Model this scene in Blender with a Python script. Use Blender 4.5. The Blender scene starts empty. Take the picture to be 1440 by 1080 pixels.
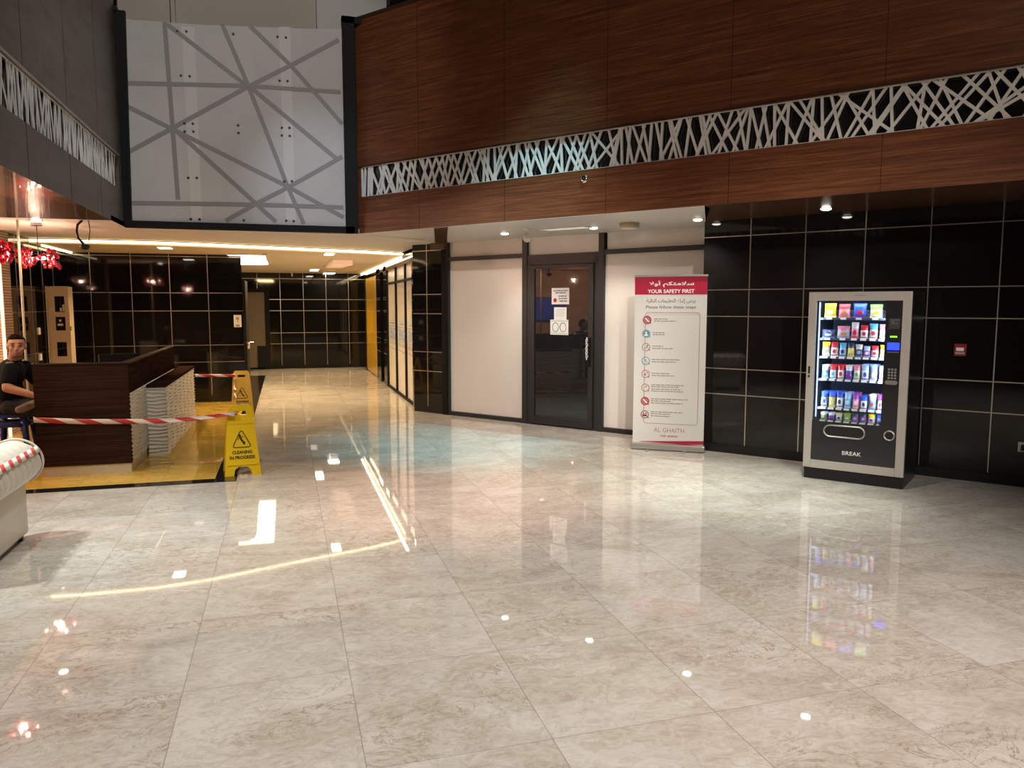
import bpy, bmesh, math, random, unicodedata
from mathutils import Matrix, Vector
PI = math.pi
C = bpy.context.scene.collection
SC = bpy.context.scene

# ------------------------------------------------------------------ camera
cam_d = bpy.data.cameras.new('camera')
cam_d.sensor_width = 36; cam_d.lens = 27.0; cam_d.clip_end = 200
cam = bpy.data.objects.new('camera', cam_d); C.objects.link(cam)
cam.location = (0, 0, 1.65)
cam.rotation_euler = (math.radians(90 - 5.76), 0, math.radians(-16.4))
SC.camera = cam
# ------------------------------------------------------------------ world + exposure
w = bpy.data.worlds.new('world'); SC.world = w; w.use_nodes = True
w.node_tree.nodes['Background'].inputs[0].default_value = (0.8, 0.85, 1, 1)
w.node_tree.nodes['Background'].inputs[1].default_value = 0.0
SC.view_settings.view_transform = 'Standard'
SC.view_settings.look = 'None'
SC.view_settings.gamma = 1
SC.view_settings.exposure = 0.0
SC.view_settings.use_curve_mapping = False
SC.cycles.use_denoising = True
SC.cycles.sample_clamp_indirect = 6
SC.cycles.max_bounces = 8

def spot(name, loc, target, power, color, deg, blend=0.6, size=0.08, parent=None):
    d = bpy.data.lights.new(name, 'SPOT'); d.energy = power; d.color = color
    d.spot_size = math.radians(deg); d.spot_blend = blend; d.shadow_soft_size = size
    o = bpy.data.objects.new(name, d); C.objects.link(o)
    o.location = loc
    dirv = Vector(target) - Vector(loc)
    o.rotation_euler = dirv.to_track_quat('-Z', 'Y').to_euler()
    if parent: o.parent = parent
    return o
def point(name, loc, power, color, size=0.05, parent=None):
    d = bpy.data.lights.new(name, 'POINT'); d.energy = power; d.color = color; d.shadow_soft_size = size
    o = bpy.data.objects.new(name, d); C.objects.link(o); o.location = loc
    if parent: o.parent = parent
    return o
def area(name, loc, target, power, color, sx, sy, parent=None, spread=180):
    d = bpy.data.lights.new(name, 'AREA'); d.energy = power; d.color = color
    d.shape = 'RECTANGLE'; d.size = sx; d.size_y = sy; d.spread = math.radians(spread)
    o = bpy.data.objects.new(name, d); C.objects.link(o); o.location = loc
    dirv = Vector(target) - Vector(loc)
    o.rotation_euler = dirv.to_track_quat('-Z', 'Y').to_euler()
    if parent: o.parent = parent
    return o

WARM = (1, .78, .52); NEUT = (1, .93, .84); COOL = (.88, .97, 1)
# high atrium lamps over the hall floor (out of the frame above)
spot('atrium_spot_wide', (1.6, 4.6, 7.6), (1.5, 3.9, 0), 1450, (1, .94, .87), 74, .8, .12)
spot('atrium_spot_near', (0.5, 0.5, 7.6), (0.6, 2.4, 0), 1150, (1, .90, .81), 66, .8, .12)
spot('atrium_spot_left', (-1.5, 3.4, 7.6), (-1.3, 6.4, 0), 800, (.88, 1, .94), 24, .9, .1)
spot('atrium_spot_teal', (2.6, 5.4, 7.6), (1.9, 9.1, 0), 2300, (.42, .90, 1), 27, 1, .1)
spot('atrium_spot_pink', (2.2, 3.6, 7.6), (1.35, 6.4, 0), 1500, (1, .56, .43), 24, 1, .1)
spot('atrium_spot_cool', (3.2, 4.0, 7.6), (3.95, 5.9, 0), 2100, (.90, 1, .90), 23, 1, .1)
spot('atrium_spot_rose', (3.0, 0.5, 7.6), (3.0, 1.9, 0), 600, (1, .66, .56), 36, 1, .1)
spot('atrium_spot_yellow', (1.2, 3.2, 7.6), (2.9, 7.2, 0), 1000, (1, .95, .70), 26, 1, .1)
# unseen lamps added to brighten the storefront, machine, desk, frosted panel and left lattice
spot('fill_spot_shop', (-1.0, -5.2, 5.2), (2.9, 9.8, 0.9), 4400, (1, .92, .85), 17, .8, .1)
spot('fill_spot_machine', (0.3, -5.2, 5.2), (5.0, 7.0, 0.8), 2800, (1, .94, .88), 20, .8, .1)
spot('fill_spot_desk', (-0.9, 1.5, 7.4), (-1.0, 8.9, 0.1), 800, (1, .93, .80), 19, .9, .1)
spot('fill_spot_panel', (-0.6, 1.0, 7.6), (-0.6, 10.4, 4.2), 1000, (1, .95, .90), 36, .5, .1)
spot('atrium_spot_panel_low', (0.2, 2.0, 7.6), (0.55, 10.4, 3.0), 1000, (.62, .76, 1), 15, 1, .1)
spot('fill_spot_frieze', (3.0, 3.5, 7.4), (-1.8, 8.2, 3.2), 420, (.92, .96, 1), 34, .9, .1)
spot('atrium_spot_wood', (1.5, -1.0, 7.6), (4.0, 5.6, 4.4), 420, (1, .86, .72), 60, .9, .1)

# ------------------------------------------------------------------ materials
def mat(name, color=(.5, .5, .5), rough=.5, metal=0, emit=None, estr=0, coat=0, spec=.5, trans=0, ior=1.45):
    m = bpy.data.materials.new(name); m.use_nodes = True
    b = m.node_tree.nodes['Principled BSDF']
    b.inputs['Base Color'].default_value = (*color, 1)
    b.inputs['Roughness'].default_value = rough
    b.inputs['Metallic'].default_value = metal
    b.inputs['Coat Weight'].default_value = coat
    b.inputs['Coat Roughness'].default_value = .03
    b.inputs['Specular IOR Level'].default_value = spec
    b.inputs['Transmission Weight'].default_value = trans
    b.inputs['IOR'].default_value = ior
    if emit:
        b.inputs['Emission Color'].default_value = (*emit, 1)
        b.inputs['Emission Strength'].default_value = estr
    return m
class NT:
    def __init__(s, m): s.t = m.node_tree; s.n = s.t.nodes; s.l = s.t.links; s.b = s.n['Principled BSDF']
    def new(s, typ, **kw):
        n = s.n.new(typ)
        for k, v in kw.items(): setattr(n, k, v)
        return n
    def link(s, a, b): s.l.new(a, b)
    def coord(s, scale=(1, 1, 1), loc=(0, 0, 0), rot=(0, 0, 0), out='Object'):
        tc = s.new('ShaderNodeTexCoord'); mp = s.new('ShaderNodeMapping')
        mp.inputs['Scale'].default_value = scale; mp.inputs['Location'].default_value = loc
        mp.inputs['Rotation'].default_value = rot
        s.link(tc.outputs[out], mp.inputs[0]); return mp.outputs[0]
    def noise(s, vec, scale, detail=6, rough=.55, dist=0):
        n = s.new('ShaderNodeTexNoise'); s.link(vec, n.inputs['Vector'])
        n.inputs['Scale'].default_value = scale; n.inputs['Detail'].default_value = detail
        n.inputs['Roughness'].default_value = rough; n.inputs['Distortion'].default_value = dist
        return n.outputs['Fac']
    def ramp(s, fac, stops):
        r = s.new('ShaderNodeValToRGB'); e = r.color_ramp.elements
        while len(e) < len(stops): e.new(.5)
        for i, (p, c) in enumerate(stops):
            e[i].position = p; e[i].color = (*c, 1) if len(c) == 3 else c
        s.link(fac, r.inputs[0]); return r.outputs[0]
    def mix(s, fac, a, b, mode='MIX'):
        m = s.new('ShaderNodeMix', data_type='RGBA', blend_type=mode)
        for inp, v in ((m.inputs[0], fac), (m.inputs[6], a), (m.inputs[7], b)):
            if isinstance(v, (int, float)): inp.default_value = v
            elif isinstance(v, tuple): inp.default_value = (*v, 1)
            else: s.link(v, inp)
        return m.outputs[2]
    def math(s, op, a, b=None, c=None):
        m = s.new('ShaderNodeMath', operation=op)
        for i, v in enumerate((a, b, c)):
            if v is None: continue
            if isinstance(v, (int, float)): m.inputs[i].default_value = v
            else: s.link(v, m.inputs[i])
        return m.outputs[0]
    def bump(s, h, strength=.2, dist=.01):
        b = s.new('ShaderNodeBump'); b.inputs['Strength'].default_value = strength
        b.inputs['Distance'].default_value = dist; s.link(h, b.inputs['Height'])
        s.link(b.outputs[0], s.b.inputs['Normal'])

def marble(name, lo, mid, hi, vein, grout, grid=True, rough=.025):
    m = mat(name, mid, rough, ior=1.5); T = NT(m)
    v = T.coord()
    geo = T.new('ShaderNodeSeparateXYZ'); T.link(v, geo.inputs[0])
    # a different offset of the stone in every slab
    ix = T.math('FLOOR', T.math('DIVIDE', T.math('SUBTRACT', geo.outputs[0], .235), .7035))
    iy = T.math('FLOOR', T.math('DIVIDE', T.math('SUBTRACT', geo.outputs[1], .266), .79))
    comb = T.new('ShaderNodeCombineXYZ')
    T.link(T.math('MULTIPLY', ix, 3.37), comb.inputs[0]); T.link(T.math('MULTIPLY', iy, 5.71), comb.inputs[1])
    T.link(T.math('MULTIPLY', T.math('ADD', ix, iy), 1.9), comb.inputs[2])
    add = T.new('ShaderNodeVectorMath', operation='ADD'); T.link(v, add.inputs[0]); T.link(comb.outputs[0], add.inputs[1])
    mp = T.new('ShaderNodeMapping'); mp.inputs['Rotation'].default_value = (0, 0, .9); mp.inputs['Scale'].default_value = (1.1, 1.7, 1)
    T.link(add.outputs[0], mp.inputs[0]); vv = mp.outputs[0]
    big = T.noise(vv, 1.1, 5, .6, 1.2)
    fine = T.noise(vv, 9, 12, .76, 1.7)
    c = T.ramp(T.math('ADD', T.math('MULTIPLY', big, .42), T.math('MULTIPLY', fine, .58)), [(.40, lo), (.5, mid), (.60, hi)])
    # thin winding veins
    vn = T.noise(vv, 3.2, 8, .6, 2.2)
    ve = T.math('ABSOLUTE', T.math('SUBTRACT', vn, .5))
    vm = T.ramp(ve, [(0, (1, 1, 1)), (.018, (0, 0, 0))])
    patch = T.ramp(T.noise(vv, .9, 3, .5, .6), [(.46, (0, 0, 0)), (.66, (1, 1, 1))])
    k = T.mix(1.0, vm, patch, 'MULTIPLY')
    c = T.mix(T.math('MULTIPLY', k, .8), c, vein)
    blot = T.ramp(T.math('ADD', T.math('MULTIPLY', T.noise(vv, 1.5, 9, .7, 1.6), .8), T.math('MULTIPLY', fine, .2)), [(.60, (0, 0, 0)), (.68, (1, 1, 1))])
    c = T.mix(T.math('MULTIPLY', blot, .35), c, vein)
    if grid:
        def line(o, off, pitch, wd):
            f = T.math('FRACT', T.math('DIVIDE', T.math('SUBTRACT', o, off), pitch))
            d = T.math('MULTIPLY', T.math('SUBTRACT', .5, T.math('ABSOLUTE', T.math('SUBTRACT', f, .5))), pitch)
            return T.math('LESS_THAN', d, wd)
        g = T.math('MAXIMUM', line(geo.outputs[0], .235, .7035, .0022), line(geo.outputs[1], .266, .79, .0018))
        c = T.mix(T.math('MULTIPLY', g, .5), c, grout)
    T.link(c, T.b.inputs['Base Color'])
    return m
M = {}
M['marble'] = marble('cream_marble', (.42, .375, .315), (.53, .495, .44), (.62, .60, .555), (.25, .165, .10), (.16, .13, .10))
M['gold_marble'] = marble('golden_marble', (.54, .33, .05), (.66, .43, .075), (.76, .54, .13), (.40, .24, .06), (.2, .12, .03))
M['black_inlay'] = mat('black_granite', (.012, .011, .012), .06)

def wood(name, c1, c2, rough=.33, sc=(1.2, 1, 26), coat=.25, coord='Object'):
    m = mat(name, c1, rough, coat=coat); T = NT(m)
    T.b.inputs['Coat Roughness'].default_value = .25
    v = T.coord(sc)
    n = T.noise(v, 1.6, 7, .65, .35)
    n2 = T.noise(T.coord((sc[0] * .4, sc[1] * .4, sc[2] * 2.4)), 2.0, 4, .6, .2)
    f = T.math('ADD', T.math('MULTIPLY', n, .6), T.math('MULTIPLY', n2, .4))
    c = T.ramp(f, [(.36, tuple(x * .55 for x in c1)), (.5, c1), (.64, c2)])
    T.link(c, T.b.inputs['Base Color']); T.bump(f, .12, .004)
    return m
M['fascia_wood'] = wood('red_brown_veneer', (.132, .045, .019), (.215, .085, .034))
M['desk_wood'] = wood('dark_brown_veneer', (.034, .017, .012), (.056, .029, .021), .65, (1, 1, 34), 0); M['desk_wood'].node_tree.nodes['Principled BSDF'].inputs['Specular IOR Level'].default_value = .0
M['seam'] = mat('dark_seam', (.035, .013, .007), .6)
M['left_laminate'] = wood('grey_brown_laminate', (.100, .074, .060), (.118, .088, .072), .38, (2, 2, 3), .1)
M['gloss_soffit'] = mat('glossy_brown_soffit', (.11, .05, .036), .27, coat=.5)
M['soffit_wood'] = mat('brown_soffit_laminate', (.075, .032, .016), .3, coat=.3)
M['tile_black'] = mat('polished_black_tile', (.0065, .006, .006), .045, ior=1.5)
M['tile_metal'] = mat('brushed_metal_joint', (.62, .58, .52), .3, 1)
M['black_frame'] = mat('black_metal_frame', (.008, .008, .009), .6, spec=.15)
M['charcoal_frame'] = mat('charcoal_aluminium', (.022, .023, .025), .38, .2)
M['white_ceiling'] = mat('matt_white_ceiling', (.66, .63, .60), .75)
M['shop_ceiling'] = mat('soft_white_ceiling', (.62, .58, .55), .45)
M['inner_ceiling'] = mat('cream_ceiling', (.70, .60, .47), .7)
M['dark_paint'] = mat('dark_paint', (.05, .045, .042), .7)
M['brown_wall'] = mat('brown_wall_paint', (.10, .07, .05), .6)
M['beige_wall'] = mat('beige_wall_paint', (.56, .50, .42), .7)
M['shop_panel'] = mat('white_glossy_board', (.66, .615, .565), .22)
M['amber'] = mat('amber_glass_panel', (.62, .36, .02), .25, coat=.4)
M['led'] = mat('warm_led_strip', (1, .9, .6), .5, emit=(1, .80, .48), estr=3.6)
M['led_soft'] = mat('warm_lamp_diffuser', (1, .95, .85), .5, emit=(1, .86, .64), estr=4)
M['lamp_lens'] = mat('lamp_lens', (1, .95, .85), .5, emit=(1, .92, .78), estr=22)
M['chrome'] = mat('chrome', (.75, .75, .76), .15, 1)
M['steel'] = mat('brushed_steel', (.60, .58, .55), .32, 1)
M['cream_metal'] = mat('cream_painted_metal', (.62, .52, .36), .4)
M['white_plastic'] = mat('white_plastic', (.72, .68, .62), .4)
M['black_plastic'] = mat('black_plastic', (.012, .012, .013), .35)
M['dark_glass'] = mat('dark_tinted_glass', (.012, .012, .013), .015, ior=1.6, spec=.8)
M['paper'] = mat('white_paper', (.70, .70, .66), .7)
M['paper_pink'] = mat('off_white_paper', (.72, .66, .64), .7)
M['paper_ink'] = mat('dark_ink', (.05, .06, .05), .7)
M['red'] = mat('red_ink', (.42, .02, .02), .5)
M['lattice'] = mat('pale_grey_lattice', (.72, .72, .70), .45)
M['yellow'] = mat('yellow_plastic', (.84, .52, .012), .32)
M['sign_ink'] = mat('black_print', (.025, .02, .012), .5)
M['banner'] = mat('banner_vinyl', (.66, .655, .62), .35)
M['crimson'] = mat('crimson_print', (.40, .008, .042), .4)
M['grey_ink'] = mat('grey_print', (.10, .10, .11), .6)
M['pale_ink'] = mat('pale_grey_print', (.28, .25, .25), .6)
M['rose_ink'] = mat('rose_print', (.42, .17, .18), .6)
M['white_ink'] = mat('white_print', (.85, .85, .83), .5)
M['blue_ink'] = mat('blue_print', (.10, .20, .45), .5)
M['teal_ink'] = mat('teal_print', (.10, .28, .36), .5)
M['machine_grey'] = mat('silver_grey_paint', (.42, .39, .35), .38, .15)
M['machine_black'] = mat('black_machine_case', (.010, .010, .011), .3)
M['machine_panel'] = mat('glossy_black_panel', (.022, .022, .024), .08)
M['interior'] = mat('blue_grey_interior', (.05, .08, .14), .5)
M['shelf_metal'] = mat('dark_shelf_metal', (.07, .09, .14), .4, .3)
M['led_cool'] = mat('cool_led_strip', (1, 1, 1), .5, emit=(.30, .50, 1), estr=.9)
M['screen_blue'] = mat('blue_lcd', (.01, .02, .3), .3, emit=(.02, .05, 1), estr=2.4)
M['led_green'] = mat('green_lcd', (.1, .5, .02), .3, emit=(.30, 1, .04), estr=1.5)
M['leather'] = mat('cream_leather', (.60, .55, .47), .38)
M['skin'] = mat('skin', (.46, .23, .155), .5)
M['hair'] = mat('dark_hair', (.008, .0055, .0045), .95, spec=.1)
M['shirt'] = mat('black_cloth', (.006, .0065, .009), .9, spec=.2)
M['trousers'] = mat('dark_trouser_cloth', (.014, .014, .018), .85)
M['epaulette'] = mat('grey_epaulette', (.16, .13, .13), .7)
M['shoe'] = mat('grey_brown_shoe', (.20, .16, .13), .6)
M['stool'] = mat('blue_plastic', (.010, .028, .20), .35)
M['red_glass'] = mat('red_glass', (.50, .012, .035), .06, trans=.75, ior=1.45, emit=(.9, .03, .05), estr=.03)
M['bulb'] = mat('warm_bulb', (1, .8, .6), .4, emit=(1, .72, .50), estr=40)
M['tv'] = mat('blue_tv_screen', (.02, .03, .2), .3, emit=(.10, .18, .9), estr=.5)

def m_wave():
    m = mat('white_wave_gypsum', (.66, .63, .57), .42); return m
M['wave'] = m_wave()
def m_stone():
    m = mat('split_stone_cladding', (.50, .36, .26), .75); T = NT(m)
    b = T.new('ShaderNodeTexBrick'); T.link(T.coord((1, 1, 1), rot=(PI / 2, 0, 0)), b.inputs[0])
    b.inputs['Scale'].default_value = 1; b.inputs['Brick Width'].default_value = .22; b.inputs['Row Height'].default_value = .035
    b.inputs['Mortar Size'].default_value = .006
    b.inputs['Color1'].default_value = (.55, .40, .29, 1); b.inputs['Color2'].default_value = (.42, .29, .20, 1); b.inputs['Mortar'].default_value = (.16, .10, .07, 1)
    T.link(b.outputs[0], T.b.inputs['Base Color']); T.bump(b.outputs[1], -.8, .02); return m
M['stone'] = m_stone()
def m_frost():
    m = mat('frosted_film_glass', (.47, .455, .44), .5); T = NT(m)
    n = T.noise(T.coord((1, 1, 1)), 1.1, 4, .6, .4)
    T.link(T.ramp(n, [(.3, (.43, .415, .40)), (.7, (.51, .495, .48))]), T.b.inputs['Base Color']); return m
M['frost'] = m_frost()
M['mullion_shadow'] = mat('grey_mullion_shadow', (.235, .215, .215), .5)
M['support'] = mat('pale_support_strip', (.56, .54, .52), .5)
def m_tape():
    m = mat('red_white_barrier_tape', (.7, .7, .7), .35); T = NT(m)
    uv = T.new('ShaderNodeUVMap'); s = T.new('ShaderNodeSeparateXYZ'); T.link(uv.outputs[0], s.inputs[0])
    f = T.math('FRACT', T.math('MULTIPLY', T.math('ADD', s.outputs[0], T.math('MULTIPLY', s.outputs[1], .13)), 1 / .32))
    T.link(T.mix(T.math('GREATER_THAN', f, .5), (.72, .66, .62), (.48, .03, .035)), T.b.inputs['Base Color']); return m
M['tape'] = m_tape()
def m_tape2():
    m = mat('red_dash_barrier_tape', (.7, .7, .7), .35); T = NT(m)
    uv = T.new('ShaderNodeUVMap'); s = T.new('ShaderNodeSeparateXYZ'); T.link(uv.outputs[0], s.inputs[0])
    f = T.math('FRACT', T.math('MULTIPLY', T.math('ADD', s.outputs[0], T.math('MULTIPLY', s.outputs[1], -.03)), 1 / .15))
    T.link(T.mix(T.math('GREATER_THAN', f, .55), (.78, .76, .74), (.62, .05, .04)), T.b.inputs['Base Color']); return m
M['tape2'] = m_tape2()
def m_paneglass():
    m = bpy.data.materials.new('clear_pane_glass'); m.use_nodes = True
    nt = m.node_tree; nt.nodes.clear()
    o = nt.nodes.new('ShaderNodeOutputMaterial'); mx = nt.nodes.new('ShaderNodeMixShader')
    tr = nt.nodes.new('ShaderNodeBsdfTransparent'); gl = nt.nodes.new('ShaderNodeBsdfGlossy'); fr = nt.nodes.new('ShaderNodeFresnel')
    gl.inputs['Roughness'].default_value = .01; fr.inputs[0].default_value = 1.45
    nt.links.new(fr.outputs[0], mx.inputs[0]); nt.links.new(tr.outputs[0], mx.inputs[1]); nt.links.new(gl.outputs[0], mx.inputs[2])
    nt.links.new(mx.outputs[0], o.inputs[0]); return m
M['pane'] = m_paneglass()

# ------------------------------------------------------------------ mesh helpers
class MB:
    def __init__(s): s.bm = bmesh.new(); s.mi = 0
    def _tag(s, fs):
        for f in fs: f.material_index = s.mi
    def poly(s, pts):
        f = s.bm.faces.new([s.bm.verts.new(p) for p in pts]); f.material_index = s.mi; return f
    def box(s, x0, x1, y0, y1, z0, z1, bev=0):
        r = bmesh.ops.create_cube(s.bm, size=1)
        vs = r['verts']
        for v in vs:
            v.co = Vector((x0 + (v.co.x + .5) * (x1 - x0), y0 + (v.co.y + .5) * (y1 - y0), z0 + (v.co.z + .5) * (z1 - z0)))
        fs = {f for v in vs for f in v.link_faces}; s._tag(fs)
        if bev > 0:
            es = {e for v in vs for e in v.link_edges}
            g = bmesh.ops.bevel(s.bm, geom=list(es), offset=bev, segments=2, affect='EDGES', profile=.6)
            s._tag(g['faces'])
        return s
    def prism(s, pts, axis, a, b, bev=0):
        # pts 2d outline; axis 'x','y','z' the extrusion axis
        def P(p, t):
            return {'z': (p[0], p[1], t), 'y': (p[0], t, p[1]), 'x': (t, p[0], p[1])}[axis]
        va = [s.bm.verts.new(P(p, a)) for p in pts]; vb = [s.bm.verts.new(P(p, b)) for p in pts]
        fs = [s.bm.faces.new(va), s.bm.faces.new(vb[::-1])]
        n = len(pts)
        for i in range(n): fs.append(s.bm.faces.new((va[i], vb[i], vb[(i + 1) % n], va[(i + 1) % n])))
        s._tag(fs); bmesh.ops.recalc_face_normals(s.bm, faces=fs)
        return s
    def tube(s, pts, r, seg=8, closed=False):
        pts = [Vector(p) for p in pts]; n = len(pts); rings = []
        rr = r if isinstance(r, (list, tuple)) else [r] * n
        up = None
        for i, p in enumerate(pts):
            if closed: d = pts[(i + 1) % n] - pts[i - 1]
            else: d = pts[min(i + 1, n - 1)] - pts[max(i - 1, 0)]
            d.normalize()
            if up is None:
                up = Vector((0, 0, 1)) if abs(d.z) < .9 else Vector((1, 0, 0))
            a = d.cross(up).normalized(); up = a.cross(d).normalized(); b = up
            rings.append([s.bm.verts.new(p + (a * math.cos(t) + b * math.sin(t)) * rr[i]) for t in [2 * PI * k / seg for k in range(seg)]])
        fs = []
        for i in range(n if closed else n - 1):
            A, B = rings[i], rings[(i + 1) % n]
            for k in range(seg): fs.append(s.bm.faces.new((A[k], A[(k + 1) % seg], B[(k + 1) % seg], B[k])))
        if not closed: fs += [s.bm.faces.new(rings[0][::-1]), s.bm.faces.new(rings[-1])]
        s._tag(fs); return s
    def cyl(s, x, y, z0, z1, r0, r1=None, seg=24):
        return s.tube([(x, y, z0), (x, y, z1)], [r0, r0 if r1 is None else r1], seg)
    def lathe(s, prof, c=(0, 0, 0), seg=24, axis='z'):
        rings = []
        for (r, h) in prof:
            ring = []
            for k in range(seg):
                t = 2 * PI * k / seg
                p = (r * math.cos(t), r * math.sin(t), h) if axis == 'z' else (r * math.cos(t), h, r * math.sin(t))
                ring.append(s.bm.verts.new(Vector(p) + Vector(c)))
            rings.append(ring)
        fs = []
        for A, B in zip(rings, rings[1:]):
            for k in range(seg): fs.append(s.bm.faces.new((A[k], A[(k + 1) % seg], B[(k + 1) % seg], B[k])))
        fs += [s.bm.faces.new(rings[0][::-1]), s.bm.faces.new(rings[-1])]
        s._tag(fs); bmesh.ops.recalc_face_normals(s.bm, faces=fs); return s
    def ball(s, c, r, sx=1, sy=1, sz=1, u=16, v=10, rot=None):
        m = Matrix.Translation(c) @ (rot or Matrix()) @ Matrix.Diagonal((r * sx, r * sy, r * sz, 1))
        g = bmesh.ops.create_uvsphere(s.bm, u_segments=u, v_segments=v, radius=1, matrix=m)
        s._tag({f for q in g['verts'] for f in q.link_faces}); return s
    def build(s, name, mats, parent=None, smooth=False, loc=None, rz=0):
        me = bpy.data.meshes.new(name); s.bm.normal_update(); s.bm.to_mesh(me); s.bm.free()
        if not isinstance(mats, (list, tuple)): mats = [mats]
        for m in mats: me.materials.append(M[m] if isinstance(m, str) else m)
        if smooth:
            for p in me.polygons: p.use_smooth = True
        o = bpy.data.objects.new(name, me); C.objects.link(o)
        if loc is not None: o.location = loc
        o.rotation_euler.z = rz
        if parent: o.parent = parent
        return o
def box(name, b, m, parent=None, bev=0, loc=None, rz=0, smooth=False):
    return MB().box(*b, bev).build(name, m, parent, smooth, loc, rz)
def tag(o, label, cat, group=None, kind=None):
    o['label'] = label; o['category'] = cat
    if group: o['group'] = group
    if kind: o['kind'] = kind
    return o
def struct(o, label=None):
    o['kind'] = 'structure'
    if label: o['label'] = label
    return o
def thing(name, loc, label, cat, rz=0, group=None):
    o = bpy.data.objects.new(name, None); C.objects.link(o); o.location = loc; o.rotation_euler.z = rz
    o.empty_display_size = .1
    return tag(o, label, cat, group)
def copy_tree(o, parent=None):
    c = o.copy(); C.objects.link(c)
    if parent: c.parent = parent
    for ch in list(o.children): copy_tree(ch, c)
    return c

# ---- lettering ------------------------------------------------------------
_AR = {}
for cp in range(0xFE80, 0xFEFD):
    d = unicodedata.decomposition(chr(cp)).split()
    if len(d) >= 2: _AR[(''.join(chr(int(x, 16)) for x in d[1:]), d[0].strip('<>'))] = chr(cp)
def arabic(s):
    s = s.replace('لا', '\x01')
    def base(c): return 'لا' if c == '\x01' else c
    def joins_next(c): return (base(c), 'initial') in _AR
    def joins_prev(c): return (base(c), 'final') in _AR
    out = []
    for i, c in enumerate(s):
        b = base(c)
        if not ((b, 'isolated') in _AR): out.append(c); continue
        p = i > 0 and joins_next(s[i - 1]); q = joins_next(c) and i + 1 < len(s) and joins_prev(s[i + 1])
        f = 'medial' if p and q else 'final' if p else 'initial' if q else 'isolated'
        out.append(_AR.get((b, f), _AR.get((b, 'isolated'), c)))
    return ''.join(out[::-1])
def text(name, body, m, parent, cx, z, width, height, y, bold=0, align='C', outline=False):
    """lettering on a face that looks towards local -y; the block is fitted into width x height"""
    cu = bpy.data.curves.new(name, 'FONT'); cu.body = body; cu.size = 1; cu.offset = bold; cu.resolution_u = 3
    cu.extrude = .004
    t = bpy.data.objects.new(name, cu); C.objects.link(t)
    dg = bpy.context.evaluated_depsgraph_get(); dg.update()
    me = bpy.data.meshes.new_from_object(t.evaluated_get(dg))
    bpy.data.objects.remove(t)
    xs = [v.co.x for v in me.vertices]; ys = [v.co.y for v in me.vertices]
    x0, x1, y0, y1 = min(xs), max(xs), min(ys), max(ys)
    sx = width / (x1 - x0); sy = height / (y1 - y0)
    for v in me.vertices:
        X = (v.co.x - (x0 + x1) / 2) * sx; Z = (v.co.y - (y0 + y1) / 2) * sy; D = v.co.z * .05
        v.co = (cx + X, y - D, z + Z)
    me.materials.clear(); me.materials.append(M[m])
    o = bpy.data.objects.new(name, me); C.objects.link(o)
    o.parent = parent; return o
def scribble(name, lines, m, parent, y, h=.008, seed=1):
    """rows of word-length dashes for print too small to read; lines: (x0, x1, z)"""
    rnd = random.Random(seed); b = MB()
    for x0, x1, z in lines:
        x = x0
        while x < x1:
            L = min(rnd.uniform(.018, .055) * (h / .008) ** .5, x1 - x)
            if L > .006: b.box(x, x + L, y - .0006, y, z - h / 2, z + h / 2)
            x += L + .007
    return b.build(name, m, parent)

# ------------------------------------------------------------------ plan
AX = Vector((math.cos(math.radians(-52.7)), math.sin(math.radians(-52.7)), 0))   # along the right-hand wall, towards the viewer
AY = Vector((-AX.y, AX.x, 0))                                                    # into that wall
RW = math.radians(-52.7)
def W(s, m, z=0): return tuple(AX * s + AY * m + Vector((0, 0, z)))

# ------------------------------------------------------------------ floors
struct(box('floor', (-7, 15, -6, 22.6, -.10, 0), 'marble'))
b = MB().box(-3.4, -.69, 7.76, 14.15, .0, .004)
struct(b.build('floor_reception', 'gold_marble'))
b = MB().box(-3.4, -.49, 7.61, 7.76, 0, .005); b.box(-.69, -.49, 7.76, 19.3, 0, .005); b.box(-1.4, -.69, 14.3, 19.3, 0, .005)
struct(b.build('trim_1', 'black_inlay'), 'black granite border inlaid around the golden reception floor')

# ------------------------------------------------------------------ tiled wall builder (plane y=m facing -y, local frame)
ROWS = [.665, .955, 1.54, 1.835, 2.42]
def tiled(name, x0, x1, y, z1, verts, rows=ROWS, dz=0, base=.10, thick=.2, loc=None, rz=0, face=-1, extra=None):
    b = MB()
    if face < 0: b.box(x0, x1, y, y + thick, 0, z1)
    else: b.box(x0, x1, y - thick, y, 0, z1)
    b.mi = 1
    e = .003 * face
    def strip(a0, a1, c0, c1): b.box(a0, a1, min(y, y + e), max(y, y + e), c0, c1)
    for z in rows: strip(x0, x1, z + dz - .005, z + dz + .005)
    for x in verts: strip(x - .005, x + .005, base + dz, z1)
    o = b.build(name, ['tile_black', 'tile_metal'], None, False, loc, rz)
    return struct(o)
# right tiled wall with the vending machine
tiled('wall_right', -3.45, 12, 8.36, 2.6, [-2.92 + .58 * k for k in range(25)], rz=RW)
struct(box('baseboard_right', (-3.45, 12, 8.352, 8.36, 0, .09), 'machine_black', rz=RW))
# far wall at the end of the corridor
tiled('wall_far', -1.6, 2.2, 21.3, 2.53, [-.68, -.11, .48, 1.07, 1.66], rows=ROWS[:4] + [2.38])
# wall behind the reception
tiled('wall_reception', -3.4, -.70, 14.15, 2.6, [-3.05, -2.44, -1.85, -1.25], rows=[.70, .99, 1.575, 1.88, 2.49], base=.12)
# left side wall of the reception bay: plane x=-3.4 facing +x
tiled('wall_side', 11.15, 14.15, 3.4, 2.6, [11.7, 12.3, 12.85, 13.4], rows=[.70, .99, 1.575, 1.88, 2.49], face=-1, rz=PI / 2)
# corridor left wall, hidden behind the reception wall's end
struct(box('wall_corridor', (-1.7, -1.6, 14.35, 21.3, 0, 2.6), 'tile_black'))
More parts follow.
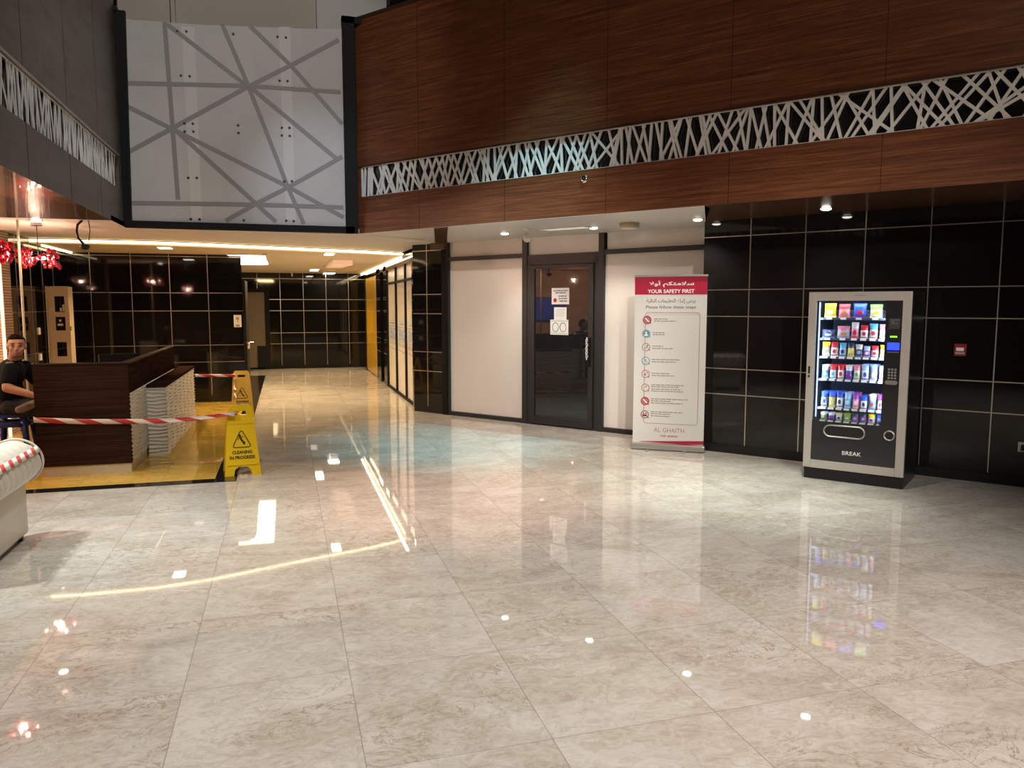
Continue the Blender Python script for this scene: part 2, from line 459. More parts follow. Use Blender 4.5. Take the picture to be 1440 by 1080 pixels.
# pillar face between storefront and corridor
b = MB(); b.box(-8.41, -7.79, 8.83, 9.3, 0, 2.6)
b.mi = 1
for z in [.65, .95, 1.54, 1.835, 2.50]: b.box(-8.41, -7.79, 8.827, 8.83, z - .006, z + .006)
b.box(-8.12, -8.108, 8.827, 8.83, .10, 2.6)
b.mi = 2; b.box(-7.79, -7.66, 8.80, 9.3, 0, 2.6)
struct(b.build('wall_pillar', ['tile_black', 'tile_metal', 'black_frame'], rz=RW))
struct(box('trim_2', (-7.93, -7.66, 8.72, 8.80, 2.50, 2.60), 'soffit_wood', rz=RW))

# ------------------------------------------------------------------ corridor right wall  (plane x=2.0)
b = MB()
b.box(2.10, 2.35, 12.05, 21.3, 0, 2.6)
b.box(2.0, 2.12, 15.95, 16.42, 0, 2.53)      # pier
b.box(2.0, 2.12, 12.05, 12.62, 0, 2.53)
b.box(2.0, 2.12, 17.0, 17.7, 0, 2.53); b.box(2.0, 2.12, 20.3, 21.3, 0, 2.53)
b.box(2.0, 2.12, 12.6, 21.3, 2.38, 2.53)
b.mi = 1
for z in ROWS[:4]:
    b.box(1.997, 2.0, 15.95, 16.42, z - .006, z + .006); b.box(1.997, 2.0, 17.0, 17.7, z - .006, z + .006)
struct(b.build('wall_corridor_right', ['tile_black', 'tile_metal']))
t = thing('wall_panel', (2.04, 18.95, 0), 'tall amber yellow glass wall panel far down the corridor on the right', 'wall panel')
box('panel', (-.02, .02, -1.2, 1.3, .03, 2.36), 'amber', t); 
t2 = MB()
for y0 in (-1.25, 1.3): t2.box(-.04, .03, y0, y0 + .05, 0, 2.38)
t2.build('frame', 'black_frame', t)
places = ['nearest the tiled pillar', 'in the middle of the three', 'furthest down the corridor']
for i, (y0, y1) in enumerate([(12.62, 13.46), (13.50, 14.64), (14.70, 15.92)]):
    t = thing('shutter_panel', (2.04, (y0 + y1) / 2, 0), 'cream corridor panel with blue lettering, ' + places[i], 'wall panel', rz=PI / 2 * -1, group='cream lettered panels along the corridor')
    h = (y1 - y0) / 2
    box('board', (-h + .03, h - .03, 0, .03, .05, 2.10), 'shop_panel', t)
    f = MB()
    f.box(-h, -h + .03, -.03, .04, 0, 2.38); f.box(h - .03, h, -.03, .04, 0, 2.38); f.box(-h + .03, h - .03, -.03, .04, 0, .05); f.box(-h + .03, h - .03, -.03, .04, 2.09, 2.13)
    f.build('frame', 'black_frame', t)
    box('upper_board', (-h + .03, h - .03, 0, .03, 2.13, 2.38), 'shop_panel', t)
    text('lettering', 'ENG', 'blue_ink', t, 0, 1.13, h * 1.3, .22, -.001, .02)
    s = MB(); s.box(-h + .06, h - .06, -.001, 0, 1.265, 1.275)
    s.box(-h + .06, h - .06, -.001, 0, .995, 1.003)
    for k in range(6): s.box(-h + .12 + k * h * .26, -h + .16 + k * h * .26, -.001, 0, .90, .97)
    s.prism([(-h + .06, .84), (h - .06, .80), (h - .06, .812), (-h + .06, .852)], 'y', -.001, 0)
    s.build('ruled_line', 'grey_ink', t)
    q = MB()
    for k, (xx, hh) in enumerate([(-.5, .10), (-.25, .05), (0, .16), (.15, .05), (.35, .20), (.5, .12)]): q.box(xx * h - .012, xx * h + .012, -.001, 0, 1.32, 1.32 + hh)
    q.box(-.5 * h, .5 * h, -.001, 0, 1.31, 1.33); q.build('script_mark', 'teal_ink', t)

# door at the end of the corridor (structure)
d = struct(bpy.data.objects.new('door_2', None)); C.objects.link(d); d.location = (-.75, 21.28, 0)
d['label'] = 'grey-brown door in a dark frame at the far end of the corridor'
box('door_leaf', (-.26, .24, -.04, 0, .05, 2.02), mat('taupe_door', (.12, .085, .05), .4), d)
f = MB(); f.box(-.40, -.26, -.06, .0, 0, 2.12); f.box(.24, .36, -.06, .0, 0, 2.12); f.box(-.26, .24, -.06, 0, 2.02, 2.12); f.build('door_frame', 'black_frame', d)
box('kick_plate', (.03, .3, -.065, -.045, .05, .62), 'black_frame', d)
# black door leaf standing open at the end of the reception wall
d = struct(bpy.data.objects.new('door_3', None)); C.objects.link(d); d.location = (-.70, 14.12, 0)
d['label'] = 'black door edge with a silver lever handle at the end of the reception wall'
box('door_leaf', (.0, .05, .0, .9, .01, 2.1), 'black_frame', d)
h = MB(); h.cyl(0, 0, 0, .02, .028, seg=16); h.tube([(0, 0, .01), (0, 0, .05), (.03, 0, .062), (.10, 0, .062)], .011)
h = h.build('door_handle', 'chrome', d); h.location = (.065, -.01, 1.03); h.rotation_euler = (PI / 2, 0, 0)
h = MB(); h.lathe([(.001, 0), (.02, 0), (.03, .05), (.032, .09), (.02, .095), (.001, .095)]); h = h.build('lock_body', 'chrome', d); h.location = (.075, -.03, .92)

# ------------------------------------------------------------------ storefront
sh = struct(bpy.data.objects.new('wall_shopfront', None)); C.objects.link(sh); sh.rotation_euler.z = RW
sh['label'] = 'white boarded storefront in black framing'
Y0 = 8.83
box('backing', (-7.66, -3.3, Y0 + .08, Y0 + .2, 0, 2.6), 'black_frame', sh)
for nm, (x0, x1, z0, z1) in [('board', (-7.66, -6.29, .06, 2.325)), ('board', (-5.01, -3.40, .06, 2.325)),
                             ('transom_board', (-7.66, -6.29, 2.385, 2.6)), ('transom_board', (-6.21, -5.07, 2.36, 2.6)), ('transom_board', (-4.97, -3.40, 2.385, 2.6))]:
    box(nm, (x0, x1, Y0 + .02, Y0 + .06, z0, z1), 'shop_panel', sh)
f = MB()
for x0, x1 in [(-7.70, -7.655), (-6.29, -6.21), (-5.07, -4.99)]: f.box(x0, x1, Y0 - .03, Y0 + .08, 0, 2.6)
f.box(-7.66, -6.29, Y0 - .02, Y0 + .08, 0, .055); f.box(-4.99, -3.35, Y0 - .02, Y0 + .08, 0, .055)
f.box(-7.66, -6.29, Y0 - .02, Y0 + .08, 2.325, 2.385); f.box(-4.99, -3.35, Y0 - .02, Y0 + .08, 2.325, 2.385)
f.box(-6.21, -5.07, Y0 - .02, Y0 + .08, 2.29, 2.36)
f.build('frame', 'charcoal_frame', sh)
d = struct(bpy.data.objects.new('door_1', None)); C.objects.link(d); d.rotation_euler.z = RW; d.location = W(-5.64, Y0)
d['label'] = 'glazed charcoal shop door with long pull handle'
f = MB(); x0, x1 = -.57, .57
f.box(x0, x0 + .06, -.02, .06, 0, 2.29); f.box(x1 - .06, x1, -.02, .06, 0, 2.29); f.box(x0, x1, -.02, .06, 2.22, 2.29)
f.build('door_frame', 'charcoal_frame', d)
f = MB(); a0, a1 = -.505, .505
f.box(a0, -.43, -.045, .01, .02, 2.215, .004); f.box(.43, a1, -.045, .01, .02, 2.215, .004); f.box(-.43, .43, -.045, .01, .02, .13, .004); f.box(-.43, .43, -.045, .01, 2.165, 2.215, .004)
f.build('door_leaf', 'charcoal_frame', d)
box('glass', (-.43, .43, -.025, -.015, .13, 2.165), 'dark_glass', d)
f = MB(); f.tube([(.36, -.10, .70), (.36, -.10, 1.25)], .014, 12)
for z in (.80, 1.15): f.tube([(.36, -.10, z), (.44, -.045, z)], .008)
f.build('pull_handle', 'black_frame', d)
box('lock_box', (.425, .475, -.075, -.045, .86, 1.24), 'black_frame', d, .006)
# chain wound round the handle
ch = thing('door_chain', W(-5.20, Y0 - .09, .95), 'silver chain wound around the pull handle of the shop door', 'chain', RW)
lk = None
for k in range(11):
    if lk is None:
        ring = [(.013 * math.cos(a), 0, .019 * math.sin(a)) for a in [2 * PI * i / 12 for i in range(12)]]
        o = lk = MB().tube(ring, .004, 6, True).build('chain_link', 'white_plastic', ch, True)
    else:
        o = lk.copy(); C.objects.link(o)
    o.location = (.005 * math.sin(k * 2.1), 0, .018 + k * .026); o.rotation_euler = (0, .3 * math.sin(k * 1.7), .9 if k % 2 else -.6)
# papers taped on the door glass
def paper(cx, cz, wd, ht, m, label, kind):
    t = thing('paper_notice', W(cx, Y0 - .027, cz), label, 'notice', RW)
    box('sheet', (-wd / 2, wd / 2, -.001, 0, -ht / 2, ht / 2), m, t)
    if kind == 1:
        scribble('printed_line', [(-wd * .4, wd * .4, ht * .33), (-wd * .3, wd * .3, ht * .2), (-wd * .1, wd * .4, 0), (-wd * .1, wd * .4, -ht * .15), (-wd * .05, wd * .38, -ht * .3)], 'paper_ink', t, -.0012, .012, 4)
        MB().lathe([(.001, 0), (.028, 0), (.028, .001), (.001, .001)], (-wd * .3, -.003, -ht * .25), 20, 'y').build('red_seal', 'red', t)
    if kind == 2:
        scribble('printed_line', [(-wd * .35, wd * .35, ht * (.3 - .12 * k)) for k in range(5)], 'pale_ink', t, -.0012, .004, 7)
    if kind == 3:
        f = MB()
        for sx in (-1, 1):
            ring = [(sx * wd * .21 + wd * .17 * math.cos(a), -.0015, ht * .30 * math.sin(a)) for a in [2 * PI * i / 20 for i in range(20)]]
            f.tube(ring, .004, 4, True)
        f.box(-wd * .44, wd * .44, -.0015, 0, ht * .40, ht * .42); f.box(-wd * .44, wd * .44, -.0015, 0, -ht * .42, -ht * .40)
        f.build('ornamental_border', 'paper_ink', t)
paper(-5.655, 1.79, .28, .22, 'paper_pink', 'white notice with red seal, topmost sheet on the shop door glass', 1)
paper(-5.655, 1.555, .20, .17, 'paper', 'small plain pale sheet between the two larger door notices', 2)
paper(-5.67, 1.37, .29, .205, 'paper', 'bordered certificate, lowest sheet on the shop door glass', 3)

# ------------------------------------------------------------------ right fascia, soffits
b = MB(); b.box(-7.70, 12, 7.06, 7.2, 2.603, 3.07); b.box(-7.70, 12, 7.06, 7.2, 3.45, 5.28); b.box(-7.70, 12, 7.14, 7.2, 3.07, 3.45); b.box(-7.70, -7.63, 7.06, 7.14, 3.07, 3.45)
b.mi = 1
for s in [-6.6, -5.29, -3.99, -2.69, -1.39, -.09, 1.2, 2.5]:
    b.box(s - .003, s + .003, 7.0585, 7.06, 3.45, 5.28); b.box(s - .003, s + .003, 7.0585, 7.06, 2.6, 3.07)
b.mi = 2; b.box(-7.70, 12, 7.045, 7.06, 3.45, 3.462); b.box(-7.7, 12, 7.05, 7.2, 5.28, 5.32)
struct(b.build('wall_fascia_right', ['fascia_wood', 'seam', 'seam'], rz=RW))
def lattice(rnd, x0, x1, z0, z1, wbar, pitch, y0, y1, spread=(.07, .21), slant=.5):
    b = MB(); x = x0; k = 0
    while x < x1:
        for sgn in (-1, 1):
            dx = sgn * rnd.uniform(*spread) * (1 + max(0, (x - x0 - 5.4)) * slant); c = x + rnd.uniform(-.05, .05)
            if rnd.random() < .12: dx *= .15
            if rnd.random() < .10: dx *= 1.8
            h = z1 - z0; L = math.hypot(dx, h); wx = wbar * L / h
            p0, p1 = c - dx / 2, c + dx / 2
            lim = lambda v: max(x0, min(x1, v))
            if p0 < x0 or p1 < x0 or p0 + wx > x1 or p1 + wx > x1: continue
            yy = y0 + rnd.uniform(0, .004)
            b.prism([(p0, z0), (p0 + wx, z0), (p1 + wx, z1), (p1, z1)], 'y', yy, y1)
        x += pitch
    b.box(x0, x1, y0, y1, z0, z0 + .008); b.box(x0, x1, y0, y1, z1 - .008, z1)
    b.box(x0, x0 + .02, y0, y1, z0, z1)
    return b
t = thing('lattice_frieze', W(-7.63, 7.075, 3.07), 'long pale grey lattice strip set in the red-brown wood fascia on the right', 'decorative panel', RW)
rnd = random.Random(5)
lattice(rnd, 0, 10, 0, .38, .0235, .105, 0, .02).build('lattice', 'lattice', t)
box('backing', (0, 10, .045, .06, 0, .38), 'dark_glass', t)

def slab(name, pts, z0, z1, m, rz=0): return struct(MB().prism(pts, 'z', z0, z1).build(name, m, rz=rz))
# shop soffit (white), tile soffit (brown), between them a slanted joint
slab('ceiling_shop', [(-7.70, 7.2), (-7.70, 7.0601), (-2.92, 7.0601), (-2.92, 7.2), (-3.44, 8.36), (-3.3, 9.0), (-6.2 - .9, 9.0), (-7.66, 9.0)], 2.6, 2.66, 'shop_ceiling', RW)
slab('ceiling_right', [(-2.92, 7.0601), (12, 7.0601), (12, 8.5), (-3.35, 8.5), (-3.44, 8.36)], 2.6, 2.66, 'soffit_wood', RW)
b = MB(); b.box(-6.34, -6.13, 0, .0, 0, 0)
b = MB().prism([(-6.36, 7.06), (-6.14, 7.06), (-7.70, 8.83), (-7.93, 8.83)], 'z', 2.585, 2.60)
struct(b.build('trim_3', 'soffit_wood', rz=RW), 'brown strip crossing the soffit above the black pillar jamb')
# ---- left fascia
b = MB(); b.box(-2.0, -1.82, -6, 10.3, 2.603, 3.02); b.box(-2.0, -1.82, -6, 10.3, 3.40, 7.8); b.box(-2.0, -1.90, -6, 10.3, 3.02, 3.40); b.box(-1.9, -1.82, 10.12, 10.3, 3.02, 3.40)
b.mi = 1
for y in [-.5, .7, 1.9, 3.1, 4.3, 5.5, 6.7, 7.92, 9.14]:
    b.box(-1.82, -1.8185, y - .003, y + .003, 2.6, 3.02); b.box(-1.82, -1.8185, y - .002, y + .002, 3.4, 7.8)
struct(b.build('wall_fascia_left', ['left_laminate', 'seam']))
struct(box('trim_4', (-1.82, -1.805, -6, 10.12, 3.40, 3.412), 'steel'))
t = thing('lattice_frieze', (-1.845, 0, 3.02), 'pale grey lattice strip set in the grey-brown fascia on the left', 'decorative panel', PI / 2)
lattice(random.Random(9), 2.5, 10.12, 0, .38, .026, .105, -.004, .004, (.03, .12), 0).build('lattice', 'lattice', t)
box('backing', (2.5, 10.12, .03, .045, 0, .38), 'dark_glass', t)
# left lounge soffit and walls
struct(box('ceiling_lounge', (-7, -1.8201, -6, 9.55, 2.6, 2.7), 'gloss_soffit'))
struct(box('wall_stone', (-7, -3.38, 11.1, 11.4, 0, 2.6), 'stone'))
tag(box('edge_light', (-3.415, -3.385, 11.07, 11.1, 0, 2.6), mat('warm_edge_light', (1, .9, .75), .5, emit=(1, .82, .6), estr=.9)), 'bright vertical light strip at the edge of the stone wall', 'light strip')
struct(box('wall_lounge', (-6, 11.1, 6.9, 7.1, 0, 2.6), 'stone', rz=PI / 2))
t = thing('television', (-6.88, 9.4, 1.25), 'blue glowing television on the lounge stone wall, mirrored in the shop door', 'television')
box('casing', (0, .05, -.55, .55, 0, .65), 'black_plastic', t, .01); box('screen', (.05, .055, -.52, .52, .03, .62), 'tv', t)

# ---- ceilings over the foyer
cove = [(-3.9, 12.38), (-3.0, 12.28), (-1.95, 12.28), (-1.2, 12.42), (-.58, 12.66), (.0, 12.87), (.58, 13.08), (1.05, 13.22), (1.41, 13.36), (1.75, 13.52), (2.02, 13.72)]
b = MB()
b.prism([(-7, 9.55), (-1.82, 9.55), (-1.82, 10.32), (.90, 10.32)] + [W(-7.69, 7.19)[:2], W(-7.60, 8.83)[:2], W(-8.41, 8.83)[:2], (2.06, 12.1)] + cove[::-1] + [(-7, 12.38)], 'z', 2.6, 2.66)
struct(b.build('ceiling_foyer', 'white_ceiling'))
b = MB().prism([(x, y + .0) for x, y in cove] + [(2.12, 13.75), (2.12, 21.4), (-3.9, 21.4)], 'z', 2.53, 2.59)
struct(b.build('ceiling_corridor', 'inner_ceiling'))
def ribbon_led(name, pts, z0, z1, off, label):
    b = MB()
    for (x0, y0), (x1, y1) in zip(pts, pts[1:]):
        d = Vector((x1 - x0, y1 - y0)).normalized(); n = Vector((d.y, -d.x)) * off
        b.prism([(x0 + n.x, y0 + n.y), (x1 + n.x, y1 + n.y), (x1 + n.x * .1, y1 + n.y * .1), (x0 + n.x * .1, y0 + n.y * .1)], 'z', z0, z1)
    return tag(b.build(name, 'led'), label, 'cove light')
ribbon_led('cove_light', cove, 2.553, 2.585, .02, 'curved warm LED cove line across the foyer ceiling step')
ribbon_led('cove_light', [(1.985, 13.70), (1.985, 21.2)], 2.475, 2.528, .012, 'straight warm LED line along the top of the corridor right wall')
ribbon_led('cove_light', [(-3.30, 12.5), (-3.30, 14.1)], 2.50, 2.528, .02, 'short warm LED line above the reception side wall')
area('corridor_wall_wash', (1.9, 15.5, 2.50), (2.02, 15.5, 1.0), 15, (1, .78, .48), 5.5, .05)
area('corridor_wall_wash', (1.9, 19.5, 2.50), (2.02, 19.5, 1.0), 12, (1, .78, .48), 3.0, .05)
# corridor / reception lamps
t = thing('ceiling_panel_light', (-.60, 15.5, 2.53), 'large bright square ceiling panel light beside the corridor entrance', 'ceiling light')
box('frame', (-.33, .33, -1.6, 1.6, -.012, 0), 'white_ceiling', t); box('diffuser', (-.30, .30, -1.57, 1.57, -.014, -.012), 'led_soft', t)
area('panel_glow', (0, 0, -.03), (0, 0, -1), 190, (1, .68, .33), .5, 2.6, t)
def square_light(x, y, hx, hy, label, p):
    t = thing('square_downlight', (x, y, 2.53), label, 'ceiling light', group='square downlights in the low ceiling')
    box('frame', (-hx - .02, hx + .02, -hy - .02, hy + .02, -.008, 0), 'white_ceiling', t); box('lens', (-hx, hx, -hy, hy, -.012, -.008), 'lamp_lens', t)
    spot('lamp', (0, 0, -.03), (0, 0, -1), p, (1, .67, .32), 135, .6, .05, t)
square_light(.74, 13.35, .075, .2, 'square downlight just behind the curved cove line', 180)
square_light(.71, 19.3, .09, .4, 'square downlight deeper in the corridor ceiling', 210)
square_light(1.15, 21.0, .14, .2, 'furthest square downlight, above the far tiled wall', 30)
square_light(-1.70, 12.66, .085, .12, 'square downlight above the reception counter', 190)
t = thing('access_hatch', (1.05, 16.3, 2.53), 'cream ceiling hatch hanging open with one pinkish lit flap', 'hatch')
box('frame', (-.2, .25, -1.5, 1.6, -.01, 0), 'inner_ceiling', t)
f = MB().prism([(-1.4, 0), (1.5, 0), (1.5, -.02), (-1.4, -.10)], 'x', -.15, .2); f.build('flap', mat('pink_lit_flap', (.75, .55, .42), .6, emit=(1, .6, .4), estr=.4), t)  # the flap's pinkish light is put in as a weak glow
for i, (x, y, lb) in enumerate([(-.30, 13.6, 'nearest'), (-.30, 15.2, 'middle'), (-.33, 16.8, 'furthest')]):
    o = MB().lathe([(.001, 0), (.045, 0), (.05, .012), (.03, .03), (.001, .032)], (0, 0, -.032)).build('smoke_detector', 'white_plastic', None, True, (x, y, 2.53))
    tag(o, lb + ' of three small white detectors right of the big ceiling panel light', 'detector', 'small ceiling detectors')
t = thing('ceiling_sprinkler', (.20, 20.7, 2.53), 'small white stub hanging from the ceiling before the far tiled wall', 'sprinkler')
MB().cyl(0, 0, -.11, 0, .018).build('stem', 'white_plastic', t)
# lounge soffit downlights
def downlight(loc, label, grp, p=60, r=.055, col=NEUT, deg=110):
    t = thing('downlight', loc, label, 'ceiling light', group=grp)
    MB().lathe([(r, 0), (r + .014, 0), (r + .012, -.006), (r, -.004)], seg=20).build('trim_ring', 'chrome', t, True)
    MB().lathe([(.001, 0), (r * .92, 0), (r * .85, -.010), (r * .5, -.018), (.001, -.020)], seg=20).build('lens', 'lamp_lens', t, True)
    spot('lamp', (0, 0, -.04), (0, 0, -1), p, col, deg, .7, .03, t)
    return t
G = 'small round downlights in the soffits'
downlight(W(-6.09, 8.13, 2.6), 'round downlight left of the white dome camera', G)
downlight(W(-4.79, 8.19, 2.6), 'round downlight between the flush square light and the drum light', G)
downlight(W(-3.42, 8.09, 2.6), 'round downlight above the roll-up banner', G)
downlight(W(-2.04, 7.94, 2.6), 'round downlight in the brown soffit left above the vending machine', G, 22)
downlight((-2.60, 9.72, 2.6), 'round downlight at the white lounge ceiling edge', G, 20, col=WARM)
t = thing('flush_square_light', W(-5.10, 8.05, 2.6), 'flush rectangular light in the soffit right of the dome camera', 'ceiling light', RW)
box('frame', (-.32, .32, -.10, .10, -.008, 0), 'white_ceiling', t); box('diffuser', (-.29, .29, -.07, .07, -.010, -.008), mat('dim_diffuser', (.8, .75, .7), .5, emit=(1, .88, .75), estr=.35), t)
t = thing('drum_light', W(-4.20, 7.98, 2.6), 'tan round drum ceiling light above the shop door', 'ceiling light', RW)
MB().lathe([(.001, 0), (.115, 0), (.115, -.055), (.108, -.06), (.001, -.06)], seg=28).build('shade', mat('tan_drum', (.46, .38, .24), .5), t, True)
MB().lathe([(.001, -.06), (.10, -.06), (.09, -.066), (.001, -.068)], seg=28).build('diffuser', 'white_plastic', t, True)
t = thing('dome_camera', W(-5.50, 7.80, 2.6), 'white drop-shaped camera on a short stem under the soffit', 'camera', RW)
MB().lathe([(.001, 0), (.05, 0), (.05, -.012), (.016, -.02), (.014, -.06)], seg=20).build('stem', 'white_plastic', t, True)
MB().lathe([(.016, -.055), (.03, -.065), (.047, -.09), (.055, -.115), (.052, -.13), (.03, -.16), (.001, -.168)], seg=24).build('dome', 'white_plastic', t, True)
t = thing('round_sensor', W(-4.245, 7.06, 2.974), 'small round chrome sensor on the wood below the lattice', 'sensor', RW)
MB().lathe([(.001, 0), (.042, 0), (.045, -.012), (.03, -.024), (.001, -.028)], (0, 0, 0), 24, 'y').build('housing', 'chrome', t, True)
MB().lathe([(.001, -.028), (.015, -.028), (.012, -.036), (.001, -.038)], (0, 0, 0), 16, 'y').build('eye', 'black_plastic', t, True)
# black bracket camera in the left corner
t = thing('bracket_camera', (-2.12, 9.62, 2.6), 'black camera on a curved bracket under the ceiling at left', 'camera')
MB().tube([(0, 0, 0), (-.05, 0, -.05), (-.065, 0, -.13), (-.05, 0, -.20), (.0, 0, -.26)], .013).build('bracket', 'black_plastic', t, True)
MB().lathe([(.001, .02), (.045, .015), (.055, -.01), (.035, -.04), (.001, -.045)], (.01, 0, -.28)).build('camera_head', 'black_plastic', t, True)
MB().tube([(.06, 0, 0), (.07, 0, -.10), (.05, 0, -.24)], .005).build('cable', 'black_plastic', t)

# ------------------------------------------------------------------ the frosted panel over the foyer
t = struct(bpy.data.objects.new('window_1', None)); C.objects.link(t); t.location = (0, 10.35, 0)
t['label'] = 'large frosted panel in a black frame above the foyer'
out = [(-1.80, 2.68), (.80, 2.68), (.86, 5.24), (.485, 5.13), (.36, 5.115), (-.1, 5.09), (-.9, 5.04), (-1.4, 5.03), (-1.72, 5.02)]
MB().prism([(-1.80, 2.68), (.80, 2.68), (.80, 5.16), (.485, 5.13), (.36, 5.115), (-.1, 5.09), (-.9, 5.04), (-1.4, 5.03), (-1.80, 5.02)], 'y', 0, .02).build('film_pane', 'frost', t)
def SX(px): return (px * .3147 + 150)
def scr(px, py):   # traced once on the photo's panel, kept as metres on the panel
    X = SX(px); Yp = py * .3147
    u = (X - 175) / (487 - 175); zl = 5.011 - (Yp - 28) / (312 - 28) * (5.011 - 2.666); zr = 5.237 - (Yp - 32) / (318 - 32) * (5.237 - 2.691)
    return (-1.80 + u * 2.62, zl + (zr - zl) * u)
lines = [[(275, 100), (300, 890)], [(285, 110), (620, 380)], [(520, 110), (625, 378), (790, 830), (860, 1000)], [(640, 115), (820, 290), (1055, 550)],
         [(85, 368), (620, 380), (1050, 408)], [(1045, 178), (820, 290), (622, 385), (285, 570), (92, 680)], [(82, 458), (285, 570), (790, 830), (1050, 970)],
         [(300, 575), (640, 905), (730, 990)], [(640, 390), (1030, 710)], [(1050, 695), (800, 830), (640, 910), (505, 985)], [(100, 905), (640, 912), (1050, 925)]]
b = MB()
for k, L in enumerate(lines):
    for p, q in zip(L, L[1:]):
        a = Vector(scr(*p)); c = Vector(scr(*q)); d_ = (c - a).normalized(); n = Vector((-d_.y, d_.x)) * .026
        b.prism([tuple(a + n), tuple(c + n), tuple(c - n), tuple(a - n)], 'y', -.003 - .0003 * k, 0)
b.build('bar_shadow_line', 'mullion_shadow', t)  # grey strips stand for the shadows of bars behind the film
b = MB()
for x0, x1 in [(345, 400), (770, 822)]:
    a = scr(x0, 120); c = scr(x1, 120); a2 = scr(x0 + 8, 985); c2 = scr(x1, 985)
    b.prism([(a[0], a[1]), (c[0], c[1]), (c2[0], c2[1]), (a2[0], a2[1])], 'y', -.002, 0)
b.build('support_strip', 'support', t)
bolts = [(328, 140), (366, 142), (567, 153), (763, 165), (801, 168), (335, 335), (372, 338), (767, 357), (803, 359), (341, 546), (377, 548), (341, 583), (378, 583), (575, 555), (575, 589), (771, 565), (806, 566), (770, 600), (806, 602), (348, 791), (385, 791), (776, 806), (810, 806), (352, 978), (390, 979), (585, 983), (779, 985), (813, 987)]
o0 = None
for p in bolts:
    if o0 is None: o = o0 = MB().lathe([(.001, 0), (.016, 0), (.014, -.008), (.001, -.010)], (0, 0, 0), 12, 'y').build('bolt', 'black_plastic', t)
    else: o = o0.copy(); C.objects.link(o)
    q = scr(*p); o.location = (q[0], -.004, q[1])
f = MB(); f.box(-1.82, -1.79, -.06, .05, 2.6, 5.14); f.box(-1.82, .9, -.06, .05, 2.60, 2.68); f.box(.79, .945, -.06, .05, 2.6, 5.30); f.box(.79, 1.3, -.06, .05, 5.22, 5.30)
f.box(-1.90, -1.79, -.10, -.06, 5.08, 5.14)
f.build('frame', 'black_frame', t)
f = MB(); f.prism([(-1.815, 2.6), (-1.74, 2.6), (-1.70, 5.1), (-1.815, 5.1)], 'y', -.065, .0); f.build('side_post', 'black_frame', t)
# what stands behind the torn top of the film
struct(box('wall_upper', (-3, .52, 11.3, 11.4, 2.7, 7.9), 'beige_wall'))
b = MB(); b.box(-1.42, -1.32, 11.2, 11.3, 4.8, 7.9); b.box(-1.30, -1.26, 11.22, 11.3, 4.8, 7.9)
struct(b.build('trim_6', 'beige_wall'))
struct(box('wall_upper_right', (.52, 1.45, 11.0, 11.4, 2.7, 7.9), mat('pale_grey_board', (.60, .57, .54), .5)))
b = MB(); b.box(1.45, 8, 11.2, 11.3, 2.7, 7.9); b.mi = 1
for x in (1.45, 2.05, 2.6): b.box(x, x + .06, 11.14, 11.2, 4, 7.9)
b.box(1.45, 6, 11.14, 11.2, 5.75, 5.80)
struct(b.build('wall_glazed_upper', ['dark_glass', 'charcoal_frame']))

# ------------------------------------------------------------------ enclosure out of the frame
struct(box('ceiling_atrium', (-7.2, 15.2, -6.2, 22.6, 7.9, 8.1), 'dark_paint'))
struct(box('wall_back', (-7.2, 15.2, -6.3, -6.0, 0, 8), 'brown_wall'))
struct(box('wall_end_right', (14.9, 15.2, -6, 6, 0, 8), 'brown_wall'))
b = MB(); b.box(-7.7, 12, 8.9, 9.0, 2.66, 7.9)
struct(b.build('wall_upper_tiles', 'dark_paint', rz=RW))

# ------------------------------------------------------------------ reception desk
rd = thing('reception_desk', (-1.50, 8.30, 0), 'dark wood reception desk with white rippled side and steel plinth', 'desk')
b = MB(); b.box(-.83, 0, 0, .06, .10, 1.09); b.box(-.06, 0, .06, 3.25, .795, 1.09)
b.build('front_panel', 'desk_wood', rd)
b = MB(); b.box(-.84, .006, -.006, .066, 1.09, 1.105); b.box(-.066, .006, .066, 3.25, 1.09, 1.105)
b.build('top_edge', mat('dark_edge_band', (.03, .018, .012), .25), rd)
b = MB(); b.box(-.81, -.012, .012, .06, 0, .10); b.box(-.05, -.012, .06, 3.2, 0, .10); b.build('plinth', 'cream_metal', rd)
b = MB(); b.box(-.60, -.066, .066, 3.2, .72, .75); b.build('worktop', 'desk_wood', rd)
b = MB(); b.box(-.60, -.57, .2, 3.2, .0, .72); b.build('back_panel', 'desk_wood', rd)
def wave_grid(b, x0, x1, z0, z1, nx, nz, fn, amp, seed=0):
    vs = []
    for i in range(nx + 1):
        for j in range(nz + 1):
            x = x0 + (x1 - x0) * i / nx; z = z0 + (z1 - z0) * j / nz
            ph = 2 * PI * z / .041 + 1.3 * math.sin(2 * PI * x / .40 + .9 * math.sin(2 * PI * z / .19)) + .35 * math.sin(2 * PI * x / .17 + z * 9)
            vs.append(b.bm.verts.new(fn(x, z, amp * (.5 + .5 * math.sin(ph)))))
    for i in range(nx):
        for j in range(nz):
            a = i * (nz + 1) + j
            b.bm.faces.new((vs[a], vs[a + nz + 1], vs[a + nz + 2], vs[a + 1]))
b = MB(); b.box(-.05, 0, .06, 3.2, .10, .795)
wave_grid(b, .0, .92, .10, .795, 70, 150, lambda x, z, d: (d * .6 + .0005, x, z), .016)
b.build('wave_cladding', 'wave', rd, True)
wc = thing('wave_counter', (-1.495, 9.22, 0), 'low white rippled counter with dark wood top beside the reception desk', 'counter')
box('body', (.006, .185, .012, 2.79, 0, .76), 'wave', wc)
b = MB()
wave_grid(b, 0, 2.8, 0, .76, 330, 150, lambda x, z, d: (.186 + d, x, z), .016)
wave_grid(b, .0, .20, 0, .76, 30, 150, lambda x, z, d: (x, -d + .010, z), .018)
b.build('wave_cladding', 'wave', wc, True)
